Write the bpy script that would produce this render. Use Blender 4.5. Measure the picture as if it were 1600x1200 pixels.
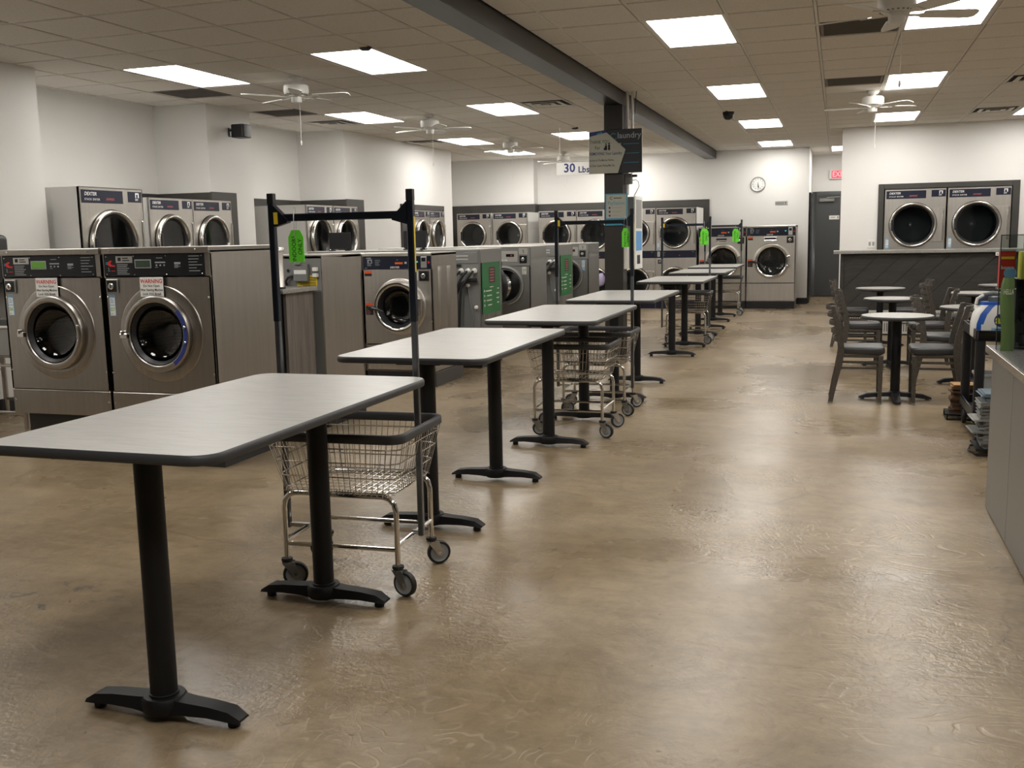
import bpy, bmesh, math, random
from mathutils import Vector, Matrix
from math import sin, cos, pi, radians as R

random.seed(7)
NTH = ['first', 'second', 'third', 'fourth', 'fifth', 'sixth', 'seventh', 'eighth', 'ninth', 'tenth', 'eleventh', 'twelfth', 'thirteenth', 'fourteenth', 'fifteenth', 'sixteenth',
       'seventeenth', 'eighteenth', 'nineteenth', 'twentieth']
NTH += ['twenty-' + q for q in NTH[:9]] + ['thirtieth', 'thirty-first', 'thirty-second']
C = bpy.context.scene.collection
for o in list(bpy.data.objects):
    bpy.data.objects.remove(o)

# ------------------------------------------------------------------ camera
HC = 1.416                      # camera height above the floor
yaw, pitch, roll = R(17.984), R(8.387), R(-1.1637)
cy, sy, cp, sp = cos(yaw), sin(yaw), cos(pitch), sin(pitch)
fwd = Vector((-sy * cp, cy * cp, -sp))
rt = Vector((cy, sy, 0))
up = rt.cross(fwd)
r2 = cos(roll) * rt + sin(roll) * up
u2 = -sin(roll) * rt + cos(roll) * up
cam = bpy.data.objects.new('camera', bpy.data.cameras.new('camera'))
cam.data.sensor_width = 36.0
cam.data.lens = 36.0 * 1571.07 / 1600
cam.data.clip_start = 0.05
m = Matrix((r2, u2, -fwd)).transposed().to_4x4()
m.translation = (0, 0, HC)
cam.matrix_world = m
C.objects.link(cam)
bpy.context.scene.camera = cam

# ------------------------------------------------------------------ world, exposure
w = bpy.data.worlds.new('night')
bpy.context.scene.world = w
w.use_nodes = True
w.node_tree.nodes['Background'].inputs[0].default_value = (0.02, 0.025, 0.035, 1)
w.node_tree.nodes['Background'].inputs[1].default_value = 0.5
sc = bpy.context.scene
sc.view_settings.view_transform = 'Standard'
sc.view_settings.look = 'None'
sc.view_settings.gamma = 1.0
sc.view_settings.use_curve_mapping = False
sc.view_settings.exposure = 0.0
LIGHT = 16.8                     # strength of the ceiling light lenses
sc.cycles.use_denoising = True
sc.cycles.max_bounces = 8
sc.cycles.diffuse_bounces = 4
sc.cycles.glossy_bounces = 4
sc.cycles.transparent_max_bounces = 12
sc.cycles.caustics_reflective = False
sc.cycles.caustics_refractive = False
sc.cycles.sample_clamp_indirect = 4.0

ZC = HC + 1.553                 # ceiling height

# ------------------------------------------------------------------ materials
MATS = {}


def mat(name, col, rough=0.5, metal=0.0, spec=0.5, coat=0.0, emit=None, es=0.0):
    m = bpy.data.materials.new(name)
    m.use_nodes = True
    b = m.node_tree.nodes['Principled BSDF']
    b.inputs['Base Color'].default_value = (*col, 1)
    b.inputs['Roughness'].default_value = rough
    b.inputs['Metallic'].default_value = metal
    b.inputs['Specular IOR Level'].default_value = spec
    b.inputs['Coat Weight'].default_value = coat
    if emit:
        b.inputs['Emission Color'].default_value = (*emit, 1)
        b.inputs['Emission Strength'].default_value = es
    MATS[name] = m
    return m


def nt(m):
    n = m.node_tree.nodes
    return n, m.node_tree.links, n['Principled BSDF']


def noise(m, scale, detail=4, rough=0.6, stretch=(1, 1, 1), coord='Object', dist=0.0):
    n, l, b = nt(m)
    tc = n.new('ShaderNodeTexCoord')
    mp = n.new('ShaderNodeMapping')
    mp.inputs['Scale'].default_value = stretch
    l.new(tc.outputs[coord], mp.inputs[0])
    t = n.new('ShaderNodeTexNoise')
    t.inputs['Scale'].default_value = scale
    t.inputs['Detail'].default_value = detail
    t.inputs['Roughness'].default_value = rough
    t.inputs['Distortion'].default_value = dist
    l.new(mp.outputs[0], t.inputs['Vector'])
    return t


def ramp(m, src, stops):
    n, l, b = nt(m)
    r = n.new('ShaderNodeValToRGB')
    e = r.color_ramp.elements
    while len(e) < len(stops):
        e.new(0.5)
    for i, (p, c) in enumerate(stops):
        e[i].position = p
        e[i].color = (*c, 1) if len(c) == 3 else c
    l.new(src, r.inputs[0])
    return r.outputs[0]


def rough_noise(m, t, lo, hi):
    n, l, b = nt(m)
    mr = n.new('ShaderNodeMapRange')
    mr.inputs['To Min'].default_value = lo
    mr.inputs['To Max'].default_value = hi
    l.new(t.outputs['Fac'], mr.inputs[0])
    l.new(mr.outputs[0], b.inputs['Roughness'])


def bump(m, t, strength, dist=0.01):
    n, l, b = nt(m)
    bp = n.new('ShaderNodeBump')
    bp.inputs['Strength'].default_value = strength
    bp.inputs['Distance'].default_value = dist
    l.new(t.outputs['Fac'] if hasattr(t, 'outputs') else t, bp.inputs['Height'])
    l.new(bp.outputs[0], b.inputs['Normal'])


def brushed(name, col, lo, hi, stretch):
    m = mat(name, col, 0.35, 1.0)
    t = noise(m, 3.0, 5, 0.65, stretch)
    rough_noise(m, t, lo, hi)
    c = ramp(m, t.outputs['Fac'], [(0.3, tuple(v * 0.88 for v in col)), (0.7, col)])
    nt(m)[1].new(c, nt(m)[2].inputs['Base Color'])
    return m


brushed('steel_dark_reflection', (0.40, 0.375, 0.345), 0.24, 0.40, (14, 14, 0.6))  # row one steel darkened in colour to stand in for dark surroundings it mirrors
brushed('steel', (0.60, 0.57, 0.53), 0.26, 0.44, (14, 14, 0.6))
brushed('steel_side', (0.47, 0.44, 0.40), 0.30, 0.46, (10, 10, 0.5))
brushed('steel_dull', (0.36, 0.36, 0.35), 0.38, 0.55, (6, 6, 1.2))
mat('chrome', (0.75, 0.74, 0.72), 0.12, 1.0)
mat('chrome_soft', (0.62, 0.60, 0.57), 0.24, 1.0)
mat('zinc', (0.56, 0.56, 0.55), 0.34, 0.95)
mat('black_powder', (0.006, 0.006, 0.007), 0.55, 0.0, 0.35)
mat('black_plastic', (0.010, 0.010, 0.012), 0.42)
mat('black_gloss', (0.006, 0.006, 0.008), 0.22)
mat('rubber', (0.014, 0.014, 0.015), 0.6)
mat('bumper', (0.045, 0.046, 0.05), 0.5)
mat('gasket', (0.012, 0.012, 0.014), 0.45)
mat('wheel_grey', (0.30, 0.31, 0.32), 0.5)
mat('rack_steel', (0.055, 0.065, 0.085), 0.28, 0.9)
mat('rack_grey', (0.16, 0.17, 0.185), 0.32, 0.9)
mat('white_metal', (0.72, 0.71, 0.68), 0.45)
mat('white_plastic', (0.80, 0.79, 0.76), 0.4)
mat('white_print', (0.82, 0.82, 0.80), 0.5)
mat('grey_print', (0.30, 0.32, 0.34), 0.5)
mat('black_print', (0.01, 0.01, 0.012), 0.5)
mat('red_print', (0.55, 0.02, 0.02), 0.5)
mat('pink_print', (0.45, 0.12, 0.12), 0.5)
mat('orange_print', (0.75, 0.10, 0.02), 0.5)
mat('blue_print', (0.10, 0.30, 0.60), 0.5)
mat('lightblue_print', (0.25, 0.50, 0.75), 0.5)
mat('teal_print', (0.05, 0.28, 0.42), 0.5)
mat('navy_print', (0.015, 0.03, 0.16), 0.5)
mat('green_print', (0.16, 0.45, 0.08), 0.5)
mat('dkgreen_print', (0.03, 0.09, 0.05), 0.5)
mat('navy_panel', (0.005, 0.008, 0.026), 0.3)
mat('black_panel', (0.004, 0.005, 0.007), 0.3)
mat('blue_wear', (0.03, 0.05, 0.25), 0.35)
mat('green_tag', (0.14, 0.72, 0.03), 0.4)
mat('yellow', (0.75, 0.55, 0.03), 0.5)
mat('poster_green', (0.015, 0.19, 0.055), 0.35)
mat('poster_dark', (0.02, 0.01, 0.02), 0.4)
mat('lcd_green', (0.06, 0.15, 0.03), 0.25, emit=(0.10, 0.25, 0.02), es=0.35)
mat('lcd_dull', (0.04, 0.06, 0.04), 0.25)
mat('led_red', (0.3, 0.01, 0.005), 0.3, emit=(1, 0.05, 0.02), es=0.6)
mat('led_cyan', (0.05, 0.3, 0.3), 0.3, emit=(0.05, 0.8, 0.7), es=0.6)
mat('led_orange', (0.3, 0.06, 0.01), 0.3, emit=(0.8, 0.12, 0.02), es=0.4)
mat('vinyl', (0.034, 0.034, 0.037), 0.38)
mat('column_paint', (0.022, 0.020, 0.018), 0.5)
mat('trim_dark', (0.050, 0.047, 0.043), 0.42)
mat("beam_dark", (0.012, 0.012, 0.012), 0.34)
mat('grey_paint', (0.20, 0.20, 0.195), 0.45)
mat('white_enamel', (0.55, 0.54, 0.51), 0.4)
mat('side_enamel', (0.80, 0.79, 0.77), 0.4)
mat('door_grey', (0.060, 0.064, 0.066), 0.45)
mat('jug_white', (0.80, 0.80, 0.78), 0.35)
mat('jug_blue', (0.02, 0.12, 0.55), 0.35)
mat('cap_grey', (0.13, 0.15, 0.15), 0.4)
mat('box_red', (0.55, 0.035, 0.015), 0.4)
mat('box_yellow', (0.70, 0.72, 0.05), 0.4)
mat('box_green', (0.07, 0.35, 0.04), 0.4)
mat('bag_green', (0.075, 0.12, 0.04), 0.25)
mat('lavender', (0.45, 0.40, 0.62), 0.8)
mat('dim_glass', (0.01, 0.014, 0.02), 0.05)
mat('sign_beige', (0.40, 0.395, 0.33), 0.5)
mat('sign_dark', (0.014, 0.017, 0.022), 0.4)
mat('concrete_pad', (0.03, 0.03, 0.032), 0.6)
mat('exit_red', (0.7, 0.02, 0.06), 0.4, emit=(1.0, 0.03, 0.10), es=0.9)
mat('lens', (0.9, 0.9, 0.88), 0.4, emit=(1.0, 0.965, 0.905), es=LIGHT)

# chair frame: pewter vein powder coat
m = mat('pewter', (0.070, 0.063, 0.055), 0.42, 0.55)
t = noise(m, 60, 4)
l = nt(m)[1]
l.new(ramp(m, t.outputs['Fac'], [(0.35, (0.085, 0.076, 0.066)), (0.7, (0.125, 0.112, 0.098))]), nt(m)[2].inputs['Base Color'])

# wall paint
m = mat('wall_paint', (0.60, 0.585, 0.56), 0.55)
t = noise(m, 1.2, 3)
nt(m)[1].new(ramp(m, t.outputs['Fac'], [(0.3, (0.775, 0.762, 0.740)), (0.7, (0.80, 0.788, 0.765))]), nt(m)[2].inputs['Base Color'])
t = noise(m, 220, 2)
bump(m, t, 0.05, 0.002)

# ceiling tile: fine fissured mineral board
m = mat('ceiling_tile', (0.50, 0.46, 0.40), 0.9, spec=0.1)
t = noise(m, 90, 4, 0.7)
nt(m)[1].new(ramp(m, t.outputs['Fac'], [(0.32, (0.60, 0.565, 0.515)), (0.55, (0.70, 0.665, 0.61))]), nt(m)[2].inputs['Base Color'])
bump(m, t, 0.12, 0.003)
mat('tile_grid', (0.66, 0.63, 0.58), 0.5)
mat('vent_dark', (0.16, 0.145, 0.13), 0.7)
mat('duct_black', (0.01, 0.01, 0.01), 0.8)

# table laminate: pale grey with fine strokes across the top
m = mat('laminate', (0.5, 0.5, 0.48), 0.36)
t = noise(m, 3.0, 6, 0.7, (2.5, 26, 1))
nt(m)[1].new(ramp(m, t.outputs['Fac'], [(0.28, (0.36, 0.352, 0.338)), (0.5, (0.47, 0.462, 0.445)), (0.74, (0.54, 0.532, 0.515))]), nt(m)[2].inputs['Base Color'])
rough_noise(m, t, 0.28, 0.42)
m = mat('laminate_round', (0.5, 0.5, 0.48), 0.36)
t = noise(m, 4.0, 6, 0.7, (8, 8, 1))
nt(m)[1].new(ramp(m, t.outputs['Fac'], [(0.30, (0.33, 0.32, 0.30)), (0.7, (0.44, 0.43, 0.40))]), nt(m)[2].inputs['Base Color'])

# wood grain laminate
m = mat('wood_grey', (0.2, 0.18, 0.16), 0.5)
t = noise(m, 2.2, 8, 0.65, (9, 9, 0.7), dist=0.6)
nt(m)[1].new(ramp(m, t.outputs['Fac'], [(0.25, (0.075, 0.062, 0.052)), (0.5, (0.17, 0.148, 0.128)), (0.75, (0.25, 0.225, 0.20))]), nt(m)[2].inputs['Base Color'])
m = mat('wood_dark', (0.03, 0.028, 0.026), 0.5)
t = noise(m, 2.2, 6, 0.65, (2, 2, 14))
nt(m)[1].new(ramp(m, t.outputs['Fac'], [(0.3, (0.022, 0.020, 0.018)), (0.7, (0.045, 0.042, 0.038))]), nt(m)[2].inputs['Base Color'])

# speckled stone for counters
m = mat('stone', (0.4, 0.4, 0.38), 0.3)
t = noise(m, 120, 3, 0.8)
nt(m)[1].new(ramp(m, t.outputs['Fac'], [(0.35, (0.22, 0.215, 0.20)), (0.6, (0.42, 0.41, 0.385))]), nt(m)[2].inputs['Base Color'])
m = mat('stone_dark', (0.1, 0.1, 0.1), 0.25)
t = noise(m, 90, 3, 0.8)
nt(m)[1].new(ramp(m, t.outputs['Fac'], [(0.35, (0.07, 0.07, 0.068)), (0.65, (0.16, 0.155, 0.15))]), nt(m)[2].inputs['Base Color'])

# polished stained concrete floor: tan with swirls, cracks, patches of orange peel
m = mat('concrete', (0.3, 0.24, 0.17), 0.28, spec=0.5)
n, l, b = nt(m)
tc = n.new('ShaderNodeTexCoord')
def ntex(scale, detail, rough, dist, vec):
    t = n.new('ShaderNodeTexNoise')
    t.inputs['Scale'].default_value = scale
    t.inputs['Detail'].default_value = detail
    t.inputs['Roughness'].default_value = rough
    t.inputs['Distortion'].default_value = dist
    l.new(vec, t.inputs['Vector'])
    return t
def mathn(op, a, bb=None, v=None):
    q = n.new('ShaderNodeMath')
    q.operation = op
    l.new(a, q.inputs[0])
    if bb is not None:
        l.new(bb, q.inputs[1])
    if v is not None:
        q.inputs[1].default_value = v
    return q.outputs[0]
def mixc(fac, c1, c2, blend='MIX', f=None):
    q = n.new('ShaderNodeMix')
    q.data_type = 'RGBA'
    q.blend_type = blend
    if fac is not None:
        l.new(fac, q.inputs[0])
    else:
        q.inputs[0].default_value = f
    for s, c_ in ((6, c1), (7, c2)):
        if isinstance(c_, tuple):
            q.inputs[s].default_value = (*c_, 1)
        else:
            l.new(c_, q.inputs[s])
    return q.outputs[2]
P0 = tc.outputs['Object']
big = ntex(0.55, 5, 0.58, 0.5, P0)
mid = ntex(2.2, 7, 0.66, 1.2, P0)
fine = ntex(38, 3, 0.6, 0.4, P0)
swl = ntex(1.15, 3, 0.5, 4.5, P0)
base = ramp(m, big.outputs['Fac'], [(0.30, (0.215, 0.158, 0.094)), (0.5, (0.295, 0.225, 0.142)), (0.70, (0.355, 0.282, 0.192))])
midc = ramp(m, mid.outputs['Fac'], [(0.28, (0.52, 0.49, 0.45)), (0.5, (0.95, 0.94, 0.92)), (0.72, (1.22, 1.21, 1.18))])
col = mixc(None, base, midc, 'MULTIPLY', 0.55)
def zone_at(x, y, r0, r1):
    """soft round zone on the floor"""
    q = n.new('ShaderNodeVectorMath')
    q.operation = 'DISTANCE'
    l.new(P0, q.inputs[0])
    q.inputs[1].default_value = (x, y, 0)
    return ramp(m, q.outputs['Value'], [(r0, (1, 1, 1)), (r1, (0, 0, 0))])
# pale swirl lines left by the trowel: contour bands of a distorted noise
swl2 = ntex(0.9, 2, 0.45, 3.2, P0)
sw_in = mathn('SINE', mathn('MULTIPLY', swl2.outputs['Fac'], v=85.0))
line = ramp(m, sw_in, [(0.55, (0, 0, 0)), (0.95, (1, 1, 1))])
brk = ramp(m, ntex(7.0, 4, 0.6, 0.5, P0).outputs['Fac'], [(0.42, (0, 0, 0)), (0.58, (1, 1, 1))])
zone = ramp(m, ntex(0.42, 2, 0.5, 0.0, P0).outputs['Fac'], [(0.52, (0, 0, 0)), (0.66, (1, 1, 1))])
zs_ = mathn('MAXIMUM', zone, mathn('MAXIMUM', zone_at(-1.1, 2.4, 0.15, 0.75), mathn('MAXIMUM', zone_at(0.3, 4.6, 0.2, 0.8), zone_at(0.35, 3.1, 0.1, 0.6))))
lz = mathn('MULTIPLY', mathn('MULTIPLY', mathn('MULTIPLY', line, zs_), brk), v=0.40)
col = mixc(lz, col, (0.52, 0.43, 0.30))
# streaky wear running with the sweep of the trowel
mps = n.new('ShaderNodeMapping')
mps.inputs['Rotation'].default_value = (0, 0, 0.55)
mps.inputs['Scale'].default_value = (0.8, 4.5, 1)
l.new(P0, mps.inputs[0])
stk = ntex(2.4, 7, 0.7, 0.8, mps.outputs[0])
col = mixc(None, col, ramp(m, stk.outputs['Fac'], [(0.32, (0.70, 0.68, 0.65)), (0.55, (1.0, 1.0, 1.0)), (0.75, (1.15, 1.14, 1.12))]), 'MULTIPLY', 0.55)
grn = ntex(13.0, 8, 0.72, 0.6, P0)
col = mixc(None, col, ramp(m, grn.outputs['Fac'], [(0.34, (0.72, 0.70, 0.67)), (0.52, (1.0, 1.0, 1.0)), (0.68, (1.16, 1.15, 1.13))]), 'MULTIPLY', 0.6)
# hairline cracks
mpc = n.new('ShaderNodeMapping')
mpc.inputs['Rotation'].default_value = (0, 0, 0.5)
l.new(P0, mpc.inputs[0])
wob = ntex(1.5, 4, 0.6, 0.0, mpc.outputs[0])
va = n.new('ShaderNodeMix'); va.data_type = 'VECTOR'
va.inputs[0].default_value = 0.16
l.new(mpc.outputs[0], va.inputs[4]); l.new(wob.outputs['Color'], va.inputs[5])
vor = n.new('ShaderNodeTexVoronoi')
vor.feature = 'DISTANCE_TO_EDGE'
vor.inputs['Scale'].default_value = 0.62
l.new(va.outputs[1], vor.inputs['Vector'])
crk = ramp(m, vor.outputs['Distance'], [(0.0, (1, 1, 1)), (0.0035, (0, 0, 0))])
cz = ramp(m, ntex(0.7, 2, 0.5, 0.0, mpc.outputs[0]).outputs['Fac'], [(0.5, (0, 0, 0)), (0.6, (1, 1, 1))])
col = mixc(mathn('MULTIPLY', mathn('MULTIPLY', crk, cz), v=0.5), col, (0.09, 0.065, 0.045))
# one saw-cut joint in the slab
sx_ = n.new('ShaderNodeSeparateXYZ')
l.new(P0, sx_.inputs[0])
jd = mathn('ABSOLUTE', mathn('SUBTRACT', sx_.outputs['X'], mathn('ADD', mathn('MULTIPLY', sx_.outputs['Y'], v=0.148), v=-2.585) ))
joint = ramp(m, jd, [(0.0, (1, 1, 1)), (0.004, (0, 0, 0))])
col = mixc(mathn('MULTIPLY', joint, brk), col, (0.12, 0.09, 0.06))
# dark chipped spots
sp_ = ntex(9.0, 6, 0.75, 0.5, P0)
spm = ramp(m, sp_.outputs['Fac'], [(0.56, (0, 0, 0)), (0.60, (1, 1, 1))])
chip = mathn('MULTIPLY', mathn('MULTIPLY', spm, zone_at(-3.02, 3.16, 0.08, 0.42)), v=0.9)
col = mixc(chip, col, (0.075, 0.068, 0.065))
pit = ramp(m, ntex(26.0, 2, 0.5, 0.0, P0).outputs['Fac'], [(0.735, (0, 0, 0)), (0.75, (1, 1, 1))])
col = mixc(mathn('MULTIPLY', pit, v=0.6), col, (0.08, 0.06, 0.045))
l.new(col, b.inputs['Base Color'])
rr = n.new('ShaderNodeMapRange')
rr.inputs['From Min'].default_value = 0.3
rr.inputs['From Max'].default_value = 0.7
rr.inputs['To Min'].default_value = 0.19
rr.inputs['To Max'].default_value = 0.40
l.new(big.outputs['Fac'], rr.inputs[0])
l.new(rr.outputs[0], b.inputs['Roughness'])
b.inputs['Specular IOR Level'].default_value = 0.48
peel = ntex(42, 2, 0.5, 0.6, P0)
pz = ramp(m, ntex(0.8, 2, 0.5, 0.0, P0).outputs['Fac'], [(0.44, (0.12, 0.12, 0.12)), (0.60, (1, 1, 1))])
hgt = mathn('ADD', mathn('MULTIPLY', peel.outputs['Fac'], pz), mathn('ADD', mathn('MULTIPLY', mid.outputs['Fac'], v=1.0), mathn('MULTIPLY', lz, v=-0.8)))
bp = n.new('ShaderNodeBump')
bp.inputs['Strength'].default_value = 0.42
bp.inputs['Distance'].default_value = 0.007
l.new(hgt, bp.inputs['Height'])
l.new(bp.outputs[0], b.inputs['Normal'])


def sheet_glass(name, tint, gloss, fres=1.45):
    """thin pane: tinted see-through plus a mirror layer by angle"""
    m = bpy.data.materials.new(name)
    m.use_nodes = True
    n, l = m.node_tree.nodes, m.node_tree.links
    n.clear()
    out = n.new('ShaderNodeOutputMaterial')
    mix = n.new('ShaderNodeMixShader')
    tr = n.new('ShaderNodeBsdfTransparent')
    tr.inputs[0].default_value = (*tint, 1)
    gl = n.new('ShaderNodeBsdfGlossy')
    gl.inputs['Roughness'].default_value = gloss
    gl.inputs['Color'].default_value = (0.9, 0.9, 0.9, 1)
    fr = n.new('ShaderNodeFresnel')
    fr.inputs[0].default_value = fres
    l.new(fr.outputs[0], mix.inputs[0])
    l.new(tr.outputs[0], mix.inputs[1])
    l.new(gl.outputs[0], mix.inputs[2])
    l.new(mix.outputs[0], out.inputs[0])
    MATS[name] = m


sheet_glass('door_glass', (0.50, 0.52, 0.54), 0.04, 1.6)
sheet_glass('clear_glass', (0.88, 0.90, 0.90), 0.03, 1.4)
sheet_glass('acrylic', (0.80, 0.84, 0.82), 0.05, 1.4)
m = mat('bin_clear', (0.62, 0.64, 0.63), 0.35)
nt(m)[2].inputs['Transmission Weight'].default_value = 0.45
# perforated drum: bright steel with a grid of dark holes
m = mat('drum', (0.30, 0.30, 0.30), 0.3, 1.0)
n, l, b = nt(m)
tc = n.new('ShaderNodeTexCoord')
vo = n.new('ShaderNodeTexVoronoi')
vo.inputs['Scale'].default_value = 48
vo.inputs['Randomness'].default_value = 0.15
l.new(tc.outputs['Object'], vo.inputs['Vector'])
l.new(ramp(m, vo.outputs['Distance'], [(0.28, (0.01, 0.01, 0.01)), (0.36, (0.22, 0.22, 0.215))]), b.inputs['Base Color'])
mat('drum_dryer', (0.20, 0.225, 0.225), 0.5, 0.4)
mat('paper_grey', (0.20, 0.205, 0.20), 0.8)
mat('paper_blue', (0.13, 0.18, 0.22), 0.8)
mat('paper_pale', (0.30, 0.30, 0.285), 0.8)
mat('paper_brown', (0.16, 0.085, 0.045), 0.8)
mat('paper_brown_dark', (0.06, 0.036, 0.022), 0.8)
mat('paper_tan', (0.34, 0.19, 0.08), 0.8)


# ------------------------------------------------------------------ mesh builder
class MB:
    def __init__(s):
        s.v, s.f = [], []

    def add(s, vs, fs):
        k = len(s.v)
        s.v += [tuple(p) for p in vs]
        s.f += [tuple(i + k for i in f) for f in fs]
        return s

    def box(s, x0, y0, z0, x1, y1, z1):
        vs = [(x, y, z) for z in (z0, z1) for y in (y0, y1) for x in (x0, x1)]
        return s.add(vs, [(0, 2, 3, 1), (4, 5, 7, 6), (0, 1, 5, 4), (2, 6, 7, 3), (0, 4, 6, 2), (1, 3, 7, 5)])

    def cbox(s, c, d):
        return s.box(c[0] - d[0] / 2, c[1] - d[1] / 2, c[2] - d[2] / 2, c[0] + d[0] / 2, c[1] + d[1] / 2, c[2] + d[2] / 2)

    def prism(s, poly, z0, z1, axis='z'):
        """polygon (counter-clockwise) extruded along an axis"""
        n = len(poly)
        f = {'z': lambda a, b, c: (a, b, c), 'y': lambda a, b, c: (a, c, b), 'x': lambda a, b, c: (c, a, b)}[axis]
        vs = [f(a, b, z0) for a, b in poly] + [f(a, b, z1) for a, b in poly]
        fs = [tuple(range(n - 1, -1, -1)), tuple(range(n, 2 * n))]
        fs += [(i, (i + 1) % n, (i + 1) % n + n, i + n) for i in range(n)]
        if axis == 'y':
            fs = [g[::-1] for g in fs]
        return s.add(vs, fs)

    def tube(s, pts, r, n=8, closed=False, rr=None):
        pts = [Vector(p) for p in pts]
        N = len(pts)
        rings = []
        prev = None
        for i, p in enumerate(pts):
            if closed:
                d = (pts[(i + 1) % N] - pts[i - 1])
            else:
                d = pts[min(i + 1, N - 1)] - pts[max(i - 1, 0)]
            d.normalize()
            if prev is None:
                a = Vector((0, 0, 1)) if abs(d.z) < 0.9 else Vector((1, 0, 0))
                u = d.cross(a).normalized()
            else:
                u = (prev - d * prev.dot(d)).normalized()
            prev = u
            v = d.cross(u)
            q = rr[i] if rr else r
            rings.append([p + (u * cos(2 * pi * k / n + pi / n) + v * sin(2 * pi * k / n + pi / n)) * q for k in range(n)])
        vs = [q for g in rings for q in g]
        fs = []
        M = N if closed else N - 1
        for i in range(M):
            a, b = i * n, ((i + 1) % N) * n
            for k in range(n):
                fs.append((a + k, a + (k + 1) % n, b + (k + 1) % n, b + k))
        if not closed:
            fs.append(tuple(range(n - 1, -1, -1)))
            fs.append(tuple((N - 1) * n + k for k in range(n)))
        return s.add(vs, fs)

    def lathe(s, prof, c=(0, 0, 0), axis='z', n=32, caps=False):
        """profile of (radius, height) revolved round an axis; axis '-y' makes height point to -y"""
        f = {'z': lambda x, y, h: (c[0] + x, c[1] + y, c[2] + h),
             'y': lambda x, y, h: (c[0] - x, c[1] + h, c[2] + y),
             '-y': lambda x, y, h: (c[0] + x, c[1] - h, c[2] + y),
             'x': lambda x, y, h: (c[0] + h, c[1] + x, c[2] + y)}[axis]
        vs = [f(r * cos(2 * pi * k / n), r * sin(2 * pi * k / n), h) for r, h in prof for k in range(n)]
        fs = []
        for i in range(len(prof) - 1):
            a, b = i * n, (i + 1) * n
            for k in range(n):
                fs.append((a + k, a + (k + 1) % n, b + (k + 1) % n, b + k))
        if caps:
            fs.append(tuple(range(n - 1, -1, -1)))
            fs.append(tuple((len(prof) - 1) * n + k for k in range(n)))
        return s.add(vs, fs)

    def disc(s, c, r, axis='-y', n=32):
        return s._disc(c, r, axis, n)

    def _disc(s, c, r, axis, n):
        k = len(s.v)
        s.lathe([(r, 0)], c, axis, n)
        s.f.append(tuple(range(k, k + n)))
        return s

    def holed(s, x0, z0, x1, z1, cx, cz, r, y, n=48):
        """front panel in the x-z plane at y, with a round hole"""
        out, inn = [], []
        angs = sorted(set([2 * pi * k / n for k in range(n)] + [math.atan2(b - cz, a - cx) % (2 * pi) for a in (x0, x1) for b in (z0, z1)]))
        for t in angs:
            dx, dz = cos(t), sin(t)
            ks = []
            if abs(dx) > 1e-9:
                ks.append(((x1 if dx > 0 else x0) - cx) / dx)
            if abs(dz) > 1e-9:
                ks.append(((z1 if dz > 0 else z0) - cz) / dz)
            k = min(ks)
            out.append((cx + dx * k, y, cz + dz * k))
            inn.append((cx + dx * r, y, cz + dz * r))
        N = len(angs)
        return s.add(out + inn, [(i, (i + 1) % N, (i + 1) % N + N, i + N) for i in range(N)])

    def data(s, name, material, bevel=0.0, segs=1, sharp=35):
        me = bpy.data.meshes.new(name)
        me.from_pydata(s.v, [], s.f)
        if bevel > 0:
            bm = bmesh.new()
            bm.from_mesh(me)
            bmesh.ops.remove_doubles(bm, verts=bm.verts, dist=1e-6)
            ed = [e for e in bm.edges if len(e.link_faces) == 2 and e.calc_face_angle(0) > 0.6]
            bmesh.ops.bevel(bm, geom=ed, offset=bevel, segments=segs, affect='EDGES', profile=0.5, clamp_overlap=True)
            bm.to_mesh(me)
            bm.free()
        me.shade_smooth()
        me.set_sharp_from_angle(angle=R(sharp))
        me.materials.append(MATS[material])
        return me

    def part(s, name, material, parent=None, bevel=0.0, segs=1, sharp=35, label=None):
        o = bpy.data.objects.new(name, s.data(name, material, bevel, segs, sharp))
        C.objects.link(o)
        o.parent = parent
        if label:
            o['label'] = label
        return o


def tag(o, label, cat, group=None):
    o['label'] = label
    o['category'] = cat
    if group:
        o['group'] = group
    return o


def thing(name, label, cat, loc=(0, 0, 0), rz=0.0, group=None):
    o = bpy.data.objects.new(name, None)
    o.empty_display_size = 0.1
    C.objects.link(o)
    o.location = loc
    o.rotation_euler = (0, 0, rz)
    return tag(o, label, cat, group)


def struct(o):
    o['kind'] = 'structure'
    return o


def dup(root, loc=None, rz=None, label=None, group=None, skip=()):
    """copy of a thing, its parts and their sub-parts, sharing meshes"""
    def cp_(o, parent):
        c = o.copy()
        C.objects.link(c)
        c.parent = parent
        for ch in o.children:
            if ch.name.split('.')[0] not in skip:
                cp_(ch, c)
        return c
    r = cp_(root, root.parent)
    if loc is not None:
        r.location = loc
    if rz is not None:
        r.rotation_euler = (0, 0, rz)
    if label:
        r['label'] = label
    if group:
        r['group'] = group
    return r


TXT = {}


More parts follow.
